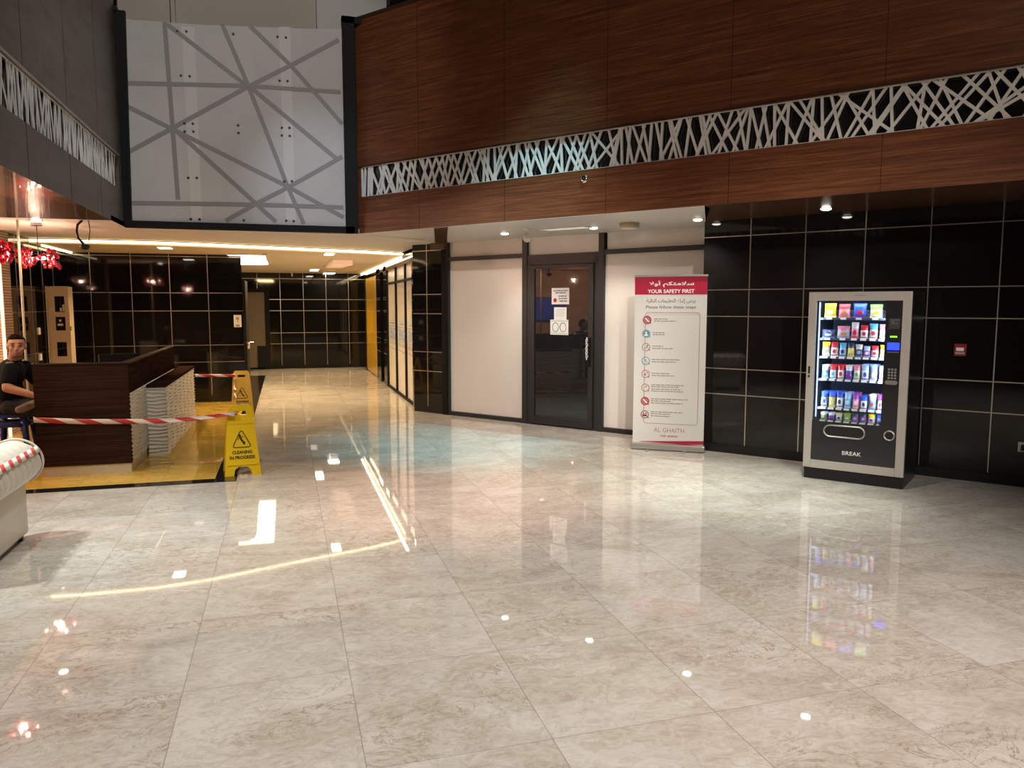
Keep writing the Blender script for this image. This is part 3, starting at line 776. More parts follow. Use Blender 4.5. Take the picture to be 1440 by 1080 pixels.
box('top', (0, .205, -.008, 2.81, .76, .79), 'desk_wood', wc)
t = thing('monitor', (-1.80, 9.45, 0.75), 'black monitor behind the reception desk front', 'monitor', .5)
box('base', (-.10, .10, -.06, .06, 0, .02), 'black_plastic', t); box('stand', (-.02, .02, -.01, .01, .02, .12), 'black_plastic', t); box('casing', (-.2, .2, -.015, .015, .10, .375), 'black_plastic', t)

# cream cabinet with three little windows
cb = thing('glazed_cabinet', (-3.18, 12.72, 0), 'tall narrow cream cabinet with three dark windows behind the desk', 'cabinet')
f = MB(); f.box(-.155, .14, 0, .22, 0, 1.94); f.build('body', 'cream_metal', cb)
f = MB(); f.box(-.155, -.135, -.03, 0, 0, 1.945); f.box(-.09, .14, -.025, 0, 0, .90)
for z0, z1 in [(1.13, 1.30), (1.50, 1.57), (1.80, 1.945), (.0, .92)]: f.box(-.09, .14, -.026, 0, z0, z1)
f.box(-.12, -.045, -.022, 0, 0, 1.94); f.box(.085, .14, -.024, 0, 0, 1.94)
f.build('door', 'cream_metal', cb)
for z0, z1 in [(.92, 1.13), (1.30, 1.50), (1.57, 1.80)]: box('window_pane', (-.045, .085, -.012, -.006, z0, z1), 'dark_glass', cb)
f = MB(); f.box(.02, .045, -.016, -.012, 1.58, 1.63); f.box(.055, .08, -.016, -.012, 1.58, 1.68); f.box(-.02, .05, -.016, -.012, 1.37, 1.40); f.box(0, .03, -.016, -.012, 1.43, 1.46); f.build('printed_sticker', 'white_plastic', cb)
box('latch', (.14, .16, -.03, 0, 1.30, 1.36), mat('green_tag', (.25, .55, .05), .5), cb)
def wall_plate(name, loc, w_, h_, label, cat, rz=0, detail=True):
    t = thing(name, loc, label, cat, rz)
    box('plate', (-w_ / 2, w_ / 2, -.03, 0, -h_ / 2, h_ / 2), 'white_plastic', t, .008)
    if detail:
        box('button', (-w_ * .2, w_ * .2, -.034, -.03, h_ * .12, h_ * .3), 'pale_ink', t); box('logo_mark', (-w_ * .05, w_ * .05, -.033, -.03, -h_ * .08, h_ * .04), 'grey_ink', t)
        box('nozzle', (-w_ * .25, w_ * .25, -.036, -.03, -h_ * .45, -h_ * .28), 'pale_ink', t)
wall_plate('soap_dispenser', (-.79, 14.147, 1.40), .125, .21, 'white wall dispenser on the black tiles beside the open door', 'dispenser')
wall_plate('light_switch', (-3.397, 12.45, 1.30), .09, .10, 'upper cream switch plate on the side wall left of the cream cabinet', 'switch', PI / 2, False)
wall_plate('light_switch', (-3.397, 12.45, .93), .09, .10, 'lower cream switch plate on the side wall, level with the desk top', 'switch', PI / 2, False)
# thin pole behind the seated man
t = thing('thin_pole', (-2.79, 9.75, 0), 'thin cream pole from floor to soffit behind the seated man', 'pole')
MB().cyl(0, 0, .01, 2.6, .013, seg=12).build('pole', 'cream_metal', t, True); MB().cyl(0, 0, 0, .01, .05).build('foot', 'cream_metal', t)

# fire call point and socket on the right wall
t = thing('fire_call_point', W(-.88, 8.36, 1.245), 'small red fire call point on the black tiles right of the vending machine', 'alarm', RW)
box('housing', (-.05, .05, -.03, 0, -.06, .055), mat('red_plastic', (.22, .006, .006), .4), t, .004); box('glass_plate', (-.032, .032, -.032, -.03, -.012, .02), 'white_plastic', t); box('lower_label', (-.038, .04, -.031, -.03, -.042, -.022), 'pale_ink', t)
t = thing('power_socket', W(-.30, 8.36, .37), 'white power socket with black plug low on the right tiled wall', 'socket', RW)
box('plate', (-.075, .075, -.012, 0, -.045, .045), 'white_plastic', t, .003); box('plug', (-.05, .0, -.05, -.012, -.03, .025), 'black_plastic', t, .005)
MB().tube([(-.02, -.05, -.02), (0, -.06, -.06), (.05, -.05, -.14), (.12, -.03, -.22), (.2, -.02, -.30), (.3, -.02, -.36)], .006).build('cable', 'black_plastic', t, True)

# ------------------------------------------------------------------ cleaning signs
def make_sign(loc, rz, label):
    t = thing('wet_floor_sign', loc, label, 'safety sign', rz, 'yellow cleaning signs')
    H, wb, wt, sp = .68, .17, .115, .15           # height, half widths, half spread
    def leaf(sgn):
        b = MB()
        # outline with hand slot and foot cut-out, built from pieces in the leaf plane (x, h)
        def half(h): return wb + (wt - wb) * (h / H) ** .9
        pcs = []
        def quad(h0, h1, l0, r0, l1, r1): pcs.append([(l0, h0), (r0, h0), (r1, h1), (l1, h1)])
        quad(0, .06, -half(0), -.085, -half(.06), -.075); quad(0, .06, .085, half(0), .075, half(.06))
        quad(.06, .09, -half(.06), -.075, -half(.09), -.04); quad(.06, .09, .075, half(.06), .04, half(.09))
        quad(.09, .585, -half(.09), half(.09), -half(.585), half(.585))
        quad(.585, .625, -half(.585), -.055, -half(.625), -.055); quad(.585, .625, .055, half(.585), .055, half(.625))
        quad(.625, .67, -half(.625), half(.625), -half(.67) + .01, half(.67) - .01)
        quad(.67, .685, -half(.67) + .01, half(.67) - .01, -half(.67) + .03, half(.67) - .03)
        L = math.hypot(H, sp)
        for q in pcs:
            b.prism(q, 'y', -.011, .011)
        # raised rib lines
        b.box(-.125, .125, -.016, -.011, .50, .508); b.box(-.145, .145, -.018, -.011, .105, .122)
        for v in b.bm.verts:
            h = v.co.z; yy = v.co.y
            if sgn > 0: yy = -yy
            v.co.y = yy + sgn * sp * (1 - h / H) * 1.0
        return b.build('leaf', 'yellow', t)
    fl = leaf(-1); leaf(1)
    # print on the front leaf, tilted with it
    pr = bpy.data.objects.new('print', None)
    a = math.atan2(sp, H)
    def tilt(o):
        for v in o.data.vertices: v.co.y = v.co.y - sp * (1 - v.co.z / H) - .0125
    tri = [(-.075, .285), (.075, .285), (0, .425)]
    f = MB(); f.tube([(x, -.0005, z) for x, z in [(-.066, .275), (.066, .275), (.078, .284), (.078, .297), (.012, .425), (0, .432), (-.012, .425), (-.078, .297), (-.078, .284)]], .0042, 4, True)
    tilt(f.build('warning_triangle', 'sign_ink', fl))
    f = MB(); f.ball((-.018, -.001, .39), .011, sy=.1); f.prism([(-.022, .378), (-.008, .382), (.012, .335), (-.004, .33)], 'y', -.0015, 0)
    f.prism([(-.006, .338), (.010, .345), (.034, .318), (.028, .308)], 'y', -.0015, 0); f.prism([(.0, .335), (.012, .336), (.030, .300), (.018, .298)], 'y', -.0015, 0)
    f.prism([(-.020, .375), (-.014, .378), (-.030, .345), (-.036, .348)], 'y', -.0015, 0); f.prism([(-.012, .378), (-.008, .374), (.022, .372), (.020, .379)], 'y', -.0015, 0)
    tilt(f.build('slipping_figure', 'sign_ink', fl))
    tilt(text('lettering', 'CLEANING', 'sign_ink', fl, 0, .228, .185, .032, 0, .035)); tilt(text('lettering', 'IN PROGRESS', 'sign_ink', fl, 0, .178, .235, .032, 0, .035))
    bpy.data.objects.remove(pr)
    return t
s1 = make_sign((-.455, 7.99, 0), .12, 'nearer yellow cleaning in progress sign standing at the corner of the black border')
s2 = copy_tree(s1); s2.location = (-.66, 12.25, 0); s2.rotation_euler.z = .05
s2['label'] = 'further yellow cleaning sign, half hidden behind the nearer one'

# ------------------------------------------------------------------ barrier tapes
def ribbon(name, pts, wd, mname, label, tw=None, group='red and white barrier tapes', thick=.0006):
    """pts: list of (point, across-vector)"""
    bm = bmesh.new(); uvl = bm.loops.layers.uv.new('UVMap'); dist = 0; rows = []
    prev = None
    for p, ac in pts:
        p = Vector(p); ac = Vector(ac).normalized() * wd / 2
        if prev is not None: dist += (p - prev).length
        prev = p; rows.append((bm.verts.new(p - ac), bm.verts.new(p + ac), dist))
    for r0, r1 in zip(rows, rows[1:]):
        f = bm.faces.new((r0[0], r1[0], r1[1], r0[1]))
        for l, uv in zip(f.loops, [(r0[2], 0), (r1[2], 0), (r1[2], 1), (r0[2], 1)]): l[uvl].uv = uv
    me = bpy.data.meshes.new(name); bm.to_mesh(me); bm.free(); me.materials.append(M[mname])
    for p in me.polygons: p.use_smooth = True
    o = bpy.data.objects.new(name, me); C.objects.link(o)
    md = o.modifiers.new('thickness', 'SOLIDIFY'); md.thickness = thick
    return tag(o, label, 'barrier tape', group)
def lerp(a, b, t): return tuple(x + (y - x) * t for x, y in zip(a, b))
P = []
path = [((-2.345, 8.30, .572), 0), ((-2.33, 8.27, .570), 0), ((-1.90, 8.275, .535), 0), ((-1.49, 8.28, .520), 0)]
for (a, _), (c, _) in zip(path, path[1:]):
    for k in range(8): P.append((lerp(a, c, k / 8), (0, 0, 1)))
a, c = (-1.49, 8.27, .520), (-.56, 7.90, .605)
for k in range(21):
    q = lerp(a, c, k / 20); tw = k / 20
    P.append(((q[0], q[1], q[2] - .02 * math.sin(PI * tw)), (0, .9 * math.sin(tw * 1.9), 1 - .35 * tw)))
P.append(((-.50, 7.905, .608), (0, .5, .8)))
ribbon('barrier_tape', P, .052, 'tape', 'red and white tape stretched across the desk front to the nearer yellow sign')
P = []
a, c = (-1.285, 12.0, .650), (-.74, 12.14, .625)
for k in range(13): P.append((lerp(a, c, k / 12), (0, .4, 1)))
ribbon('barrier_tape', P, .045, 'tape', 'short red and white tape from the white counter to the further yellow sign')
P = []
a, c = (-.745, 12.10, .60), (-.50, 7.98, .60)
for k in range(41):
    q = lerp(a, c, k / 40); an = k * .55
    P.append(((q[0], q[1], q[2] - .22 * math.sin(PI * k / 40)), (math.cos(an) * .6, 0, math.sin(an) + .4)))
ribbon('barrier_tape', P, .04, 'tape', 'twisted tape sagging between the two yellow signs')

# ------------------------------------------------------------------ roll-up banner
bn = thing('roll_up_banner', W(0, 0), 'tall white and crimson safety roll-up banner on a silver base by the shop door', 'banner', math.radians(-34.77))
bn.location = (3.823, 8.084, 0)
bw = .831
bmb = bmesh.new(); N = 24; vs = []
for j in range(N + 1):
    z = .075 + (2.0 - .075) * j / N; y = .04 + .018 * math.sin(PI * j / N)
    vs.append([bmb.verts.new((x, y, z)) for x in (.012, bw - .012)] )
for j in range(N): bmb.faces.new((vs[j][0], vs[j][1], vs[j + 1][1], vs[j + 1][0]))
me = bpy.data.meshes.new('canvas'); bmb.to_mesh(me); bmb.free(); me.materials.append(M['banner'])
cv = bpy.data.objects.new('canvas', me); C.objects.link(cv); cv.parent = bn; md = cv.modifiers.new('thickness', 'SOLIDIFY'); md.thickness = .001; md.offset = 1
def by(z): return .04 + .018 * math.sin(PI * max(0, min(1, (z - .075) / 1.925)))
def fit(o, dy=-.0016):
    for v in o.data.vertices: v.co.y = by(v.co.z) + dy + v.co.y
    return o
f = MB().box(.012, bw - .012, 0, .0, 0, 0)
hb = MB()
for k in range(6): hb.box(.012, bw - .012, -.0006, 0, 1.785 + k * .03333, 1.785 + (k + 1) * .03333)
fit(hb.build('header_band', 'crimson', cv))
fit(text('arabic_heading', arabic('سلامتكم أولاً'.replace('ً', '')), 'white_ink', cv, bw * .51, 1.905, .50, .075, -.001, .02))
fit(text('heading', 'YOUR SAFETY FIRST', 'white_ink', cv, bw * .505, 1.822, .52, .043, -.001, .02))
fit(text('arabic_subheading', arabic('يرجى إتباع التعليمات التالية'), 'grey_ink', cv, bw * .505, 1.708, .55, .062, 0, .005))
fit(text('subheading', 'Please follow these steps', 'grey_ink', cv, bw * .505, 1.640, .56, .044, 0, .005))
# rounded frame line
def rrect(x0, x1, z0, z1, r, n=6):
    pts = []
    for cx, cz, a0 in [(x1 - r, z1 - r, 0), (x0 + r, z1 - r, PI / 2), (x0 + r, z0 + r, PI), (x1 - r, z0 + r, 1.5 * PI)]:
        for k in range(n + 1): a = a0 + PI / 2 * k / n; pts.append((cx + r * math.cos(a), cz + r * math.sin(a)))
    return pts
rp = rrect(.135, .745, .305, 1.585, .035)
b = MB()
pts = []
for (x0_, z0_), (x1_, z1_) in zip(rp, rp[1:] + rp[:1]):
    n_ = max(1, int(math.hypot(x1_ - x0_, z1_ - z0_) / .08))
    for k in range(n_): pts.append((x0_ + (x1_ - x0_) * k / n_, 0, z0_ + (z1_ - z0_) * k / n_))
b.tube(pts, .0028, 4, True); fit(b.build('frame_line', 'rose_ink', cv))
zs = [1.497, 1.339, 1.186, 1.028, .876, .716, .561, .405]
cols = ['crimson', 'teal_ink', 'rose_ink', 'teal_ink', 'rose_ink', 'rose_ink', 'red', 'grey_ink']
fills = ['rose_ink', 'teal_ink', 'banner', 'pale_ink', 'pale_ink', 'pale_ink', 'rose_ink', 'rose_ink']
for i, z in enumerate(zs):
    cx = .148 + (0.008 if i == 0 else 0)
    b = MB(); b.tube([(cx + .043 * math.cos(a), 0, z + .043 * math.sin(a)) for a in [2 * PI * k / 28 for k in range(28)]], .0065 if i in (0, 6) else .0045, 6, True)
    b.prism([(cx + .022, z - .030), (cx + .040, z - .012), (cx + .046, z - .046)], 'y', -.0015, 0)
    bb = fit(b.build('icon_ring', cols[i], cv))
    b = MB(); b.lathe([(.001, 0), (.036, 0), (.036, -.0012), (.001, -.0012)], (cx, 0, z), 24, 'y'); fit(b.build('icon_disc', fills[i] if i in (1, 0, 6) else 'banner', cv), -.0012)
    b = MB()
    if i == 1: b.ball((cx, -.003, z + .012), .011, sy=.1); b.prism([(cx - .024, z - .024), (cx + .024, z - .024), (cx + .012, z - .002), (cx - .012, z - .002)], 'y', -.004, -.002)
    elif i == 7: [b.ball((cx + dx, -.003, z + .014), .009, sy=.1) for dx in (-.015, .015)]; b.box(cx - .027, cx + .025, -.004, -.002, z - .022, z)
    elif i in (0, 6): b.prism([(cx - .026, z + .018), (cx - .018, z + .026), (cx + .026, z - .018), (cx + .018, z - .026)], 'y', -.004, -.002)
    else:
        rr = random.Random(i)
        for k in range(4): x_ = cx + rr.uniform(-.02, .014); z_ = z + rr.uniform(-.022, .014); b.box(x_, x_ + .010, -.004, -.002, z_, z_ + .014)
    fit(b.build('icon_figure', ['white_ink', 'white_ink', 'grey_ink', 'teal_ink', 'grey_ink', 'rose_ink', 'white_ink', 'crimson'][i], cv))
L = [[(.235, .385, 1.508), (.235, .485, 1.484)], [(.225, .355, 1.352), (.225, .36, 1.330)], [(.22, .34, 1.198), (.22, .45, 1.172)], [(.215, .53, 1.045), (.215, .49, 1.018)],
     [(.215, .42, .885), (.215, .48, .860)], [(.215, .58, .752), (.215, .53, .730), (.215, .55, .703), (.215, .58, .680)], [(.215, .63, .590), (.215, .44, .566), (.215, .58, .542)], [(.215, .58, .440), (.215, .44, .417), (.215, .44, .392)]]
for i, l in enumerate(L): fit(scribble('small_print', l, 'pale_ink', cv, 0, .010, 30 + i))
fit(text('brand_lettering', 'AL GHAITH', 'rose_ink', cv, bw * .515, .232, .345, .050, 0, 0))
fit(text('brand_sublettering', 'real estate', 'crimson', cv, bw * .515, .168, .20, .028, 0, .01))
b = MB(); b.prism([(.10, .090), (bw - .012, .128), (bw - .012, .085), (bw - .2, .0775), (.10, .086)], 'y', -.0012, 0); fit(b.build('crimson_wedge', 'crimson', cv))
box('base', (-.005, bw + .005, -.03, .11, .012, .078), 'steel', bn, .012)
box('top_bar', (.005, bw - .005, .028, .048, 1.985, 2.005), 'steel', bn, .004)
for x in (.2, .62):
    MB().box(x - .02, x + .02, -.12, -.02, .0, .012, .003).build('foot', 'steel', bn)
MB().tube([(bw / 2, .10, .05), (bw / 2, .08, 1.99)], .008).build('support_pole', 'steel', bn)

# ------------------------------------------------------------------ vending machine
VM = W(-2.065, 7.57)
vm = thing('vending_machine', VM, 'silver framed black snack vending machine with lit shelves against the black tiles', 'vending machine', RW)
VWd, VH, VD = .88, 1.785, .66
b = MB()   # case: back, sides, top, floor, divider
b.box(0, .03, .03, VD, .10, VH); b.box(VWd - .03, VWd, .03, VD, .10, VH); b.box(.03, VWd - .03, VD - .03, VD, .10, VH)
b.box(.03, VWd - .03, .03, VD - .03, VH - .05, VH); b.box(.03, VWd - .03, .03, VD - .03, .10, .545)
b.box(.67, VWd - .03, .03, VD - .03, .545, VH - .05)
b.build('case', 'machine_black', vm)
box('plinth', (.005, VWd - .005, .02, VD, .0, .105), 'machine_black', vm, .006)
b = MB()
b.box(.0, .07, -.01, .03, .112, VH, .006); b.box(.807, VWd, -.01, .03, .112, VH, .006); b.box(.07, .807, -.01, .03, 1.703, VH, .004); b.box(.07, .807, -.01, .03, .112, .19, .004)
b.build('door_frame', 'machine_grey', vm)
box('lower_panel', (.07, .807, .0, .02, .19, .565), 'machine_panel', vm); box('control_panel', (.672, .807, .0, .02, .565, 1.703), 'machine_panel', vm)
box('glass', (.07, .672, .006, .012, .565, 1.703), 'pane', vm)
b = MB(); b.box(.075, .08, .05, VD - .04, .55, 1.72); b.box(.665, .67, .05, VD - .04, .55, 1.72); b.box(.08, .665, VD - .05, VD - .04, .55, 1.72); b.box(.08, .665, .05, VD - .05, 1.715, 1.72); b.build('liner', 'interior', vm)
b = MB(); b.box(.084, .094, .04, .052, .60, 1.69); b.build('light_strip', 'led_cool', vm)
area('machine_light', (.37, .03, 1.712), (.37, .16, 1.2), 2.6, (.72, .85, 1), .5, .04, vm)
area('machine_light', (.10, .03, 1.15), (.37, .14, 1.15), 3.4, (.66, .80, 1), .012, 1.0, vm)
area('machine_light', (.655, .03, 1.15), (.37, .14, 1.15), 3.4, (.66, .80, 1), .012, 1.0, vm)
b = MB(); pill = []
def pillpts(cx, cz, hw, r, n=8):
    p = []
    for k in range(n + 1): a = -PI / 2 + PI * k / n; p.append((cx + hw - r + r * math.cos(a), -.004, cz + r * math.sin(a)))
    for k in range(n + 1): a = PI / 2 + PI * k / n; p.append((cx - hw + r + r * math.cos(a), -.004, cz + r * math.sin(a)))
    return p
b.tube(pillpts(.362, .482, .180, .054), .008, 8, True); b.build('drop_flap_ring', 'steel', vm, True)
MB().prism([(p[0], p[2]) for p in pillpts(.362, .482, .176, .050)], 'y', -.003, .001).build('drop_flap', 'black_plastic', vm)
MB().tube([(.748 + .042 * math.cos(a), -.004, .485 + .042 * math.sin(a)) for a in [2 * PI * k / 24 for k in range(24)]], .007, 8, True).build('coin_return_ring', 'steel', vm, True)
MB().lathe([(.001, 0), (.038, 0), (.038, -.003), (.001, -.003)], (.748, 0, .485), 20, 'y').build('coin_return', 'black_plastic', vm)
text('lettering', 'BREAK', 'white_ink', vm, .435, .283, .165, .036, -.0005)
scribble('maker_mark', [(.40, .50, 1.752)], 'pale_ink', vm, -.0102, .010, 3)
box('card_reader', (.70, .79, -.004, .0, 1.45, 1.545), mat('grey_reader_panel', (.05, .048, .05), .3), vm, .002)
scribble('reader_print', [(.712, .78, 1.53), (.715, .76, 1.513), (.72, .775, 1.497)], 'pale_ink', vm, -.0045, .004, 5)
box('green_display', (.715, .772, -.003, 0, 1.374, 1.388), 'led_green', vm)
box('blue_display', (.695, .795, -.004, 0, 1.262, 1.328), 'screen_blue', vm)
text('display_print', 'OK', 'white_ink', vm, .745, 1.305, .04, .012, -.0045)
bpy.data.objects.remove(bpy.data.objects['display_print'])
b = MB(); b.box(.70, .79, -.006, 0, 1.238, 1.246); b.build('coin_slot', 'steel', vm)
kb = None
for r in range(4):
    for c in range(3):
        if kb is None: o = kb = MB().box(-.009, .009, -.005, 0, -.009, .009, .002).build('keypad_button', mat('grey_button', (.22, .21, .20), .4), vm)
        else: o = kb.copy(); C.objects.link(o)
        o.location = (.720 + c * .026, 0, 1.008 + r * .026)
MB().prism([(p[0], p[2]) for p in pillpts(.742, .968, .052, .019)], 'y', -.006, 0).build('coin_plate', 'steel', vm)
box('lock', (.018, .036, -.016, -.01, 1.015, 1.085), 'black_plastic', vm, .003); MB().lathe([(.001, 0), (.011, 0), (.011, -.006), (.001, -.006)], (.027, -.01, .99), 16, 'y').build('keyhole', 'chrome', vm)
# shelves, coils and goods
R1 = (.80, .60, .02); RD = (.62, .03, .05); WH = (.75, .78, .80); BL = (.03, .10, .60); CY = (.10, .42, .70); PK = (.75, .25, .38); GR = (.22, .50, .08); PU = (.28, .06, .42); DK = (.04, .05, .12); OR = (.80, .25, .03); CR = (.75, .66, .45); LB = (.35, .50, .80)
NM = {R1: 'yellow', RD: 'red', WH: 'white', BL: 'blue', CY: 'cyan', PK: 'pink', GR: 'green', PU: 'purple', DK: 'dark navy', OR: 'orange', CR: 'cream', LB: 'pale blue'}
PM = {c: mat('wrapper_' + n.replace(' ', '_'), c, .3) for c, n in NM.items()}
shelves = [  # (z, depth copies, [(x, w, h, top, main, badge)])
    (1.56, 1, 'top', [(.175, .115, .135, R1, R1, WH), (.300, .110, .130, RD, PK, OR), (.435, .125, .135, BL, BL, RD), (.575, .115, .125, GR, WH, R1)]),
    (1.368, 1, 'second', [(.165, .125, .080, DK, DK, LB), (.300, .125, .115, PK, LB, OR), (.400, .070, .150, WH, PK, RD), (.480, .070, .125, RD, WH, RD), (.560, .075, .140, CY, WH, RD), (.635, .055, .135, PK, WH, PK)]),
    (1.195, 1, 'third', [(.150, .075, .135, R1, WH, GR), (.226, .072, .135, RD, WH, RD), (.300, .066, .130, CY, LB, DK), (.372, .066, .135, DK, R1, WH), (.442, .066, .120, WH, DK, LB), (.510, .062, .105, LB, PU, WH), (.578, .066, .110, RD, WH, RD), (.645, .048, .120, R1, WH, OR)]),
    (.982, 3, 'fourth', [(.150, .062, .130, WH, CY, WH), (.222, .062, .135, RD, WH, CY), (.292, .062, .138, RD, WH, RD), (.362, .062, .135, WH, BL, RD), (.432, .060, .140, PK, WH, GR), (.504, .066, .150, LB, WH, BL), (.576, .064, .150, LB, LB, WH), (.645, .050, .140, WH, PK, WH)]),
    (.71, 3, 'fifth', [(.150, .060, .150, BL, LB, DK), (.222, .060, .155, BL, R1, LB), (.292, .060, .155, BL, WH, DK), (.362, .058, .150, LB, CY, WH), (.432, .058, .150, PU, PK, WH), (.504, .060, .130, BL, WH, DK), (.576, .062, .145, CR, CY, RD), (.645, .048, .150, PU, WH, RD)]),
    (.585, 2, 'bottom', [(.150, .058, .075, WH, GR, WH), (.222, .058, .075, WH, BL, RD), (.292, .058, .075, CR, WH, DK), (.364, .068, .080, GR, GR, WH), (.434, .058, .090, DK, PU, LB), (.504, .058, .090, DK, PU, LB), (.576, .062, .085, R1, WH, PU), (.645, .048, .085, BL, LB, WH)]),
]
ordn = ['first', 'second', 'third', 'fourth', 'fifth', 'sixth', 'seventh', 'eighth']
def packet(wd, ht, top, main, badge, depth=.030):
    b = MB(); nx, nz = 12, 18; g = {}
    for side in (-1, 1):
        for i in range(nx + 1):
            for j in range(nz + 1):
                u = i / nx * 2 - 1; v = j / nz
                e = max(0, 1 - abs(u) ** 3) * max(0, math.sin(PI * min(1, max(0, (v - .08) / .84)))) ** .55
                pin = 1 - .07 * math.sin(PI * v)
                g[side, i, j] = b.bm.verts.new((u * wd / 2 * pin, side * (depth / 2 * e + .0006), v * ht))
    for side in (-1, 1):
        for i in range(nx):
            for j in range(nz):
                q = [g[side, i, j], g[side, i + 1, j], g[side, i + 1, j + 1], g[side, i, j + 1]]
                f = b.bm.faces.new(q if side < 0 else q[::-1]); f.smooth = True
                u = abs((i + .5) / nx * 2 - 1); v = (j + .5) / nz
                f.material_index = 0 if v > .62 else (2 if (u / .55) ** 2 + ((v - .36) / .15) ** 2 < 1 or .06 < v < .12 else 1)
    for i in range(nx):
        for j in (0, nz): b.bm.faces.new([g[-1, i, j], g[1, i, j], g[1, i + 1, j], g[-1, i + 1, j]][::1 if j else -1])
    for j in range(nz):
        for i in (0, nx): b.bm.faces.new([g[-1, i, j], g[1, i, j], g[1, i, j + 1], g[-1, i, j + 1]][::-1 if i else 1])
    me = bpy.data.meshes.new('snack_packet'); b.bm.to_mesh(me); b.bm.free()
    for c in (top, main, badge): me.materials.append(PM[c])
    return me
def helix(r, L, turns):
    pts = [(r * math.cos(2 * PI * t * turns), -.045 + L * t, r + r * math.sin(2 * PI * t * turns)) for t in [k / (10 * turns) for k in range(10 * turns + 1)]]
    return MB().tube(pts, .0022, 4)
for z, deep, nm, items in shelves:
    sh_ = bpy.data.objects.new('shelf', None); C.objects.link(sh_); sh_.parent = vm; sh_.location = (0, 0, z)
    MB().box(.10, .664, .055, .50, -.022, -.016).box(.10, .664, .050, .056, -.034, -.014).build('tray', 'shelf_metal', sh_)
    for k, (x, wd, ht, c1, c2, c3) in enumerate(items):
        box('price_tag', (x - min(wd, .06) * .42, x + min(wd, .06) * .42, .047, .0498, -.031, -.012), 'white_ink', sh_)
        o = helix(min(.034, wd * .46), .40, 6).build('coil', 'steel', sh_, True); o.location = (x, .11, -.014)
        me = packet(wd * .93, ht, c1, c2, c3, .034)
        cs = []
        for c in (c1, c2, c3):
            if NM[c] not in cs: cs.append(NM[c])
        for q in range(deep):
            o = bpy.data.objects.new('snack_packet', me); C.objects.link(o)
            o.location = W(-2.065 + x, 7.57 + .085 + q * .062, z - .014); o.rotation_euler = (math.radians(-4), 0, RW + .03 * math.sin(k * 3 + q))
            where = f'{ordn[k]} from left on {nm} shelf' if k < len(items) - 1 else f'at right end of {nm} shelf'
            dp = ['', ', behind front one', ', rearmost'][q]
            tag(o, ' and '.join(cs[:2]) + f' packet {where}{dp}', 'snack packet', f'snack packets on the {nm} shelf')

# ------------------------------------------------------------------ sofa (arm in view)
sf = thing('sofa', (-1.80, 6.12, 0), 'cream tufted leather sofa with rolled arm, taped with red and white tape', 'sofa')
# local: x<=0 to the left, y<=0 towards the viewer
b = MB(); b.box(-.20, 0, -.80, 0, .045, .50, .02); b.build('arm_panel', 'leather', sf, True)
b = MB(); b.box(-1.9, -.20, -.80, .0, .045, .30, .02); b.build('base', 'leather', sf)
b = MB(); b.box(-1.88, -.21, -.78, -.22, .30, .46, .05); b.build('seat_cushion', 'leather', sf, True)
b = MB(); b.box(-1.9, -.20, -.22, 0, .30, .66, .04); b.build('backrest', 'leather', sf, True)
# tufted roll: radius profile with pleats and buttons
b = MB(); nY, nA = 150, 48; rings = []
for i in range(nY + 1):
    t_ = i / nY; y = -.86 + .93 * t_
    endr = math.sqrt(max(0.0, 1 - max(0, (t_ - .86) / .14) ** 2)) if t_ > .86 else (math.sqrt(max(0, 1 - ((.06 - t_) / .06) ** 2)) if t_ < .06 else 1)
    ring = []
    for k in range(nA):
        a = 2 * PI * k / nA
        pl = .026 * abs(math.sin(PI * (y * 9.0 + .35 * math.sin(a * 2)))) ** .6 - .020
        mask = max(0, math.cos(a - math.radians(20)))
        R_ = (.155 + pl * mask) * (.06 + .94 * endr)
        ring.append(b.bm.verts.new((-.055 + R_ * 1.08 * math.cos(a), y, .560 + R_ * 1.0 * math.sin(a))))
    rings.append(ring)
for A_, B_ in zip(rings, rings[1:]):
    for k in range(nA): b.bm.faces.new((A_[k], B_[k], B_[(k + 1) % nA], A_[(k + 1) % nA]))
b.bm.faces.new(rings[0]); b.bm.faces.new(rings[-1][::-1])
bmesh.ops.recalc_face_normals(b.bm, faces=b.bm.faces[:])
b.build('rolled_arm', 'leather', sf, True)
b = MB(); b.tube([(-.055 + .172 * math.cos(a), -.005, .56 + .160 * math.sin(a)) for a in [math.radians(-60 + 220 * k / 24) for k in range(25)]], .008); b.build('piping', 'leather', sf, True)
b = MB(); b.tube([(-1.9, -.10, .64), (-.2, -.10, .64)], .10, 20); b.build('back_roll', 'leather', sf, True)
bt = None
for k in range(7):
    if bt is None: o = bt = MB().ball((0, 0, 0), .012, u=10, v=6).build('button', 'leather', sf, True)
    else: o = bt.copy(); C.objects.link(o)
    a = math.radians(28); o.location = (-.055 + .164 * math.cos(a), -.80 + k * .12, .56 + .155 * math.sin(a))
lg = None
for x, y in [(-.05, -.05), (-.05, -.75), (-1.85, -.05), (-1.85, -.75)]:
    if lg is None: o = lg = MB().cyl(0, 0, 0, .05, .022, .028, 16).build('foot', 'black_plastic', sf, True)
    else: o = lg.copy(); C.objects.link(o)
    o.location = (x, y, 0)
P = []
for k in range(24):
    t_ = k / 23; yy = 6.12 - .88 + .94 * t_; a = math.radians(33)
    ct = math.cos(a); st = math.sin(a); R_ = .170
    if t_ > .88: R_ *= math.sqrt(1 - ((t_ - .88) / .125) ** 2 * .5)
    P.append(((-1.855 + R_ * 1.09 * ct, yy, .560 + R_ * st), (-st, 0, ct)))
ribbon('barrier_tape', P, .05, 'tape2', 'tape with red dashes laid along the cream sofa arm')

